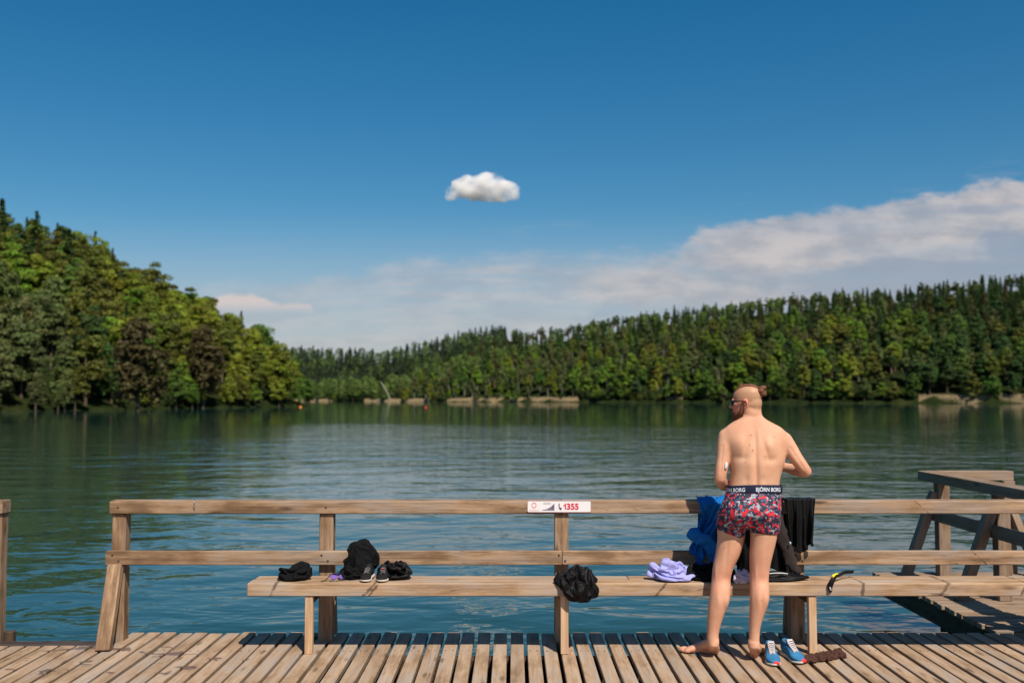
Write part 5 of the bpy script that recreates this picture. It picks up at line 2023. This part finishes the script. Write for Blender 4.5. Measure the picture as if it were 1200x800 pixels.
# strap with a yellow tab hanging over the edge of the seat
st = empty('strap', onseat(980, 6.80), 'black strap with a yellow tab hanging over the bench edge', 'strap')
o = mesh_obj('band', *limb([L4(973.5, 692.5, 6.738, .010), L4(972.8, 687, 6.732, .017), L4(975.5, 680, 6.732, .017), L4(979, 675.5, 6.75, .015), L4(984, 673.5, 6.82, .013), L4(990, 670.5, 6.90, .013), L4(999.5, 669.8, 6.955, .011)], 12, 6, .42), BLACK_S)
part(o, st)
o = mesh_obj('tab', *limb([L4(976.3, 674.8, 6.735, .012), L4(980.8, 673.2, 6.775, .012)], 12, 4, .6), simple('yellow_tab', (.75, .62, .02), .5))
part(o, st)
o = mesh_obj('loop_hole_fill', *limb([L4(973.6, 691, 6.722, .006), L4(972.8, 688.5, 6.720, .006)], 8, 3, .7), simple('pale_hole_fill', (.45, .42, .38), .3))  # pale solid added to stand for the light hole through the strap's loop
part(o, st)

# dark brown plaited bundle on the deck
gb = []
rb = random.Random(4)
for k in range(11):
    t = k / 10
    x, y = 939.5 + 45 * t, 775.5 - 4.0 * t - (2.0 * t * t)
    p = ground(x, y)
    for s_ in (-1, 1):
        q = p + Vector((rb.uniform(-.01, .01), s_ * .026 + rb.uniform(-.008, .008), .004))
        gb.append(crumple(q, (.032 + .008 * t, .028, .026 + .018 * t), 3.1 * k + s_, .55, 1.9, 3, s_ * .7 + k, .010))
heap('plaited_bundle', gb, BROWN_C, 'dark brown plaited bundle lying on the deck right of the sneakers', 'cloth', .0042, 1)

# ------------------------------------------------------------------ sign on the top rail
SY = 7.1025
sa, sb = at(618, 599.8, SY), at(692.5, 586.3, SY)
sw, sh_ = sb.x - sa.x, sb.z - sa.z
sg = empty('emergency_sign', ((sa.x + sb.x) / 2, SY, (sa.z + sb.z) / 2), 'white sign with red number 1355 on the top rail', 'sign')
WHITE = simple('white_sign_plate', (0.74, 0.72, 0.72), .45, .03)
RED = simple('sign_red', (0.62, 0.025, 0.06), .5, .05)
PURP = simple('sign_purple', (0.08, 0.03, 0.13), .5, .05)
PINK = simple('sign_pink', (0.68, 0.20, 0.22), .5, .05)
GREYT = simple('sign_grey', (0.38, 0.36, 0.38), .5, .05)


def SP(u, v, lift=0.0):
    """u 0..1 along, v 0..1 up the sign"""
    return Vector((sa.x + sw * u, SY - .007 - lift, sa.z + sh_ * v))


def rrect(a, b2, c_, d_, r_, n=6):
    pts = []
    for cx_, cz_, a0 in ((c_ - r_, d_ - r_, 0), (a + r_, d_ - r_, PI / 2), (a + r_, b2 + r_, PI), (c_ - r_, b2 + r_, 1.5 * PI)):
        for k in range(n + 1):
            t = a0 + PI / 2 * k / n
            pts.append((cx_ + r_ * math.cos(t), cz_ + r_ * math.sin(t)))
    return pts


pts = rrect(sa.x, sa.z, sb.x, sb.z, .010)
n_ = len(pts)
part(mesh_obj('plate', [(x, SY - .007, z) for x, z in pts] + [(x, SY + .0015, z) for x, z in pts], [tuple(range(n_)), tuple(range(2 * n_ - 1, n_ - 1, -1))] + [(k, n_ + k, n_ + (k + 1) % n_, (k + 1) % n_) for k in range(n_)], WHITE, None, False), sg)
# darker violet rim
po, pi_ = rrect(sa.x, sa.z, sb.x, sb.z, .010), rrect(sa.x + .0022, sa.z + .0022, sb.x - .0022, sb.z - .0022, .008)
part(mesh_obj('rim', [(x, SY - .0085, z) for x, z in po] + [(x, SY - .0085, z) for x, z in pi_], [(k, (k + 1) % n_, n_ + (k + 1) % n_, n_ + k) for k in range(n_)], simple('sign_rim', (.45, .22, .30), .5), None, False), sg)


def flat(name, polys, mat):
    V, F = [], []
    for poly in polys:
        b0 = len(V)
        V += [SP(u, v, .0016) for u, v in poly]
        F.append(tuple(range(b0, b0 + len(poly))))
    return part(mesh_obj(name, V, F, mat, None, False), sg)


def on_sign(name, body, u, v, hgt, mat, bold=.02):
    me = text_mesh(body, 1.0, bold)
    k = hgt * sh_ / .72
    for vt in me.vertices:
        p = SP(u, v, .0016)
        vt.co = p + Vector((vt.co.x * k, 0, vt.co.y * k))
    me.materials.append(mat)
    o = bpy.data.objects.new(name, me)
    C.objects.link(o)
    return part(o, sg)


on_sign('number', '355', .712, .25, .52, RED, .035)
flat('numeral', [[(.588, .25), (.607, .25), (.607, .77), (.592, .77), (.588, .70), (.566, .60), (.566, .50), (.588, .58)]], RED)
# handset
flat('handset_mark', [[(.492, .74), (.503, .78), (.509, .64), (.503, .58), (.508, .44), (.518, .36), (.524, .44), (.540, .37), (.536, .24), (.518, .19), (.500, .30), (.491, .52)]], PURP)
# striped fan rising to the right
fan = []
for k in range(9):
    u0, u1 = .235 + k * .0215, .235 + k * .0215 + .0165
    f = lambda u: .22 + .60 * ((u - .235) / .195) ** 2.2
    fan.append([(u0, .16 + .02 * (k % 2)), (u1, .16), (u1, f(u1)), (u0, f(u0))])
flat('fan_mark', fan, PURP)
# open ring on the left with a small shield-like break
ring_ = []
for k in range(8):
    a0, a1 = PI / 8 + k * PI / 4, PI / 8 + (k + 1) * PI / 4
    ro, ri = 1.0, .72
    ring_.append([(.105 + .040 * ro * math.cos(a0), .60 + .26 * ro * math.sin(a0)), (.105 + .040 * ro * math.cos(a1), .60 + .26 * ro * math.sin(a1)),
                  (.105 + .040 * ri * math.cos(a1), .60 + .26 * ri * math.sin(a1)), (.105 + .040 * ri * math.cos(a0), .60 + .26 * ri * math.sin(a0))])
flat('ring_mark', ring_, PINK)
flat('small_print', [[(.03 + .011 * k + .002 * (k % 3), .13), (.037 + .011 * k, .13), (.037 + .011 * k, .20), (.03 + .011 * k + .002 * (k % 3), .20)] for k in range(14)], PINK)
flat('fine_print', [[(.25 + .012 * k, .70 + .10 * r_), (.259 + .012 * k, .70 + .10 * r_), (.259 + .012 * k, .735 + .10 * r_), (.25 + .012 * k, .735 + .10 * r_)] for k in range(10) for r_ in (0, 1)], GREYT)

# small metal eyelet on the end of the top rail
e = at(228, 589, 7.10)
ey = empty('rail_clip', e, 'small bright metal clip on the top rail near its left end', 'clip')
METAL = simple('bright_metal', (.6, .6, .6), .25, .1)
METAL.node_tree.nodes['Principled BSDF'].inputs['Metallic'].default_value = 1
part(mesh_obj('hook', *limb([(e.x, 7.102, e.z + .018, .004), (e.x + .002, 7.09, e.z + .005, .004), (e.x - .003, 7.092, e.z - .02, .004), (e.x, 7.10, e.z - .05, .003)], 8, 4), METAL), ey)

# ------------------------------------------------------------------ the lone small cloud
cc = at(566, 222, 2600)
k = 2600 / FPX
lobes = []
for x, y, rx, rz in ((566, 221, 33, 15), (544, 221, 20, 13), (587, 223, 21, 12), (546, 212, 11, 8), (573, 211, 19, 10), (594, 220, 13, 9), (532, 225, 11, 9), (560, 229, 26, 7), (585, 231, 18, 7), (602, 229, 8, 7), (528, 232, 8, 4)):
    V, F = crumple(at(x, y, 2600 + random.uniform(-20, 20)), (rx * k, rx * k * .6, rz * k), x * .37, .22, 1.6, 4, 0, rz * k * 2)
    lobes.append(([v - Vector((0, 0, rz * k * 2)) for v in V], F))
m = bpy.data.materials.new('cloud_vapour')
m.use_nodes = True
nt = m.node_tree
nt.nodes.remove(nt.nodes['Principled BSDF'])
pv = nt.nodes.new('ShaderNodeVolumePrincipled')
pv.inputs['Color'].default_value = (1, .985, .97, 1)
pv.inputs['Anisotropy'].default_value = 0.0
tcx = N(nt, 'ShaderNodeTexCoord')
nz = N(nt, 'ShaderNodeTexNoise', Scale=0.032, Detail=6.0, Roughness=.62)
lk(nt, tcx.outputs['Object'], nz.inputs['Vector'])
lk(nt, math_n(nt, 'MULTIPLY', smoothstep(nt, nz.outputs['Fac'], .36, .66), 0.11), pv.inputs['Density'])
lk(nt, pv.outputs[0], nt.nodes['Material Output'].inputs['Volume'])
cl = mesh_obj('cloud', *merge(lobes), m)
baked(cl, [('REMESH', dict(mode='VOXEL', voxel_size=4.0, use_smooth_shade=True)), ('SMOOTH', dict(factor=.5, iterations=2))])
tag(cl, 'single small white cloud high in the blue sky', 'cloud')
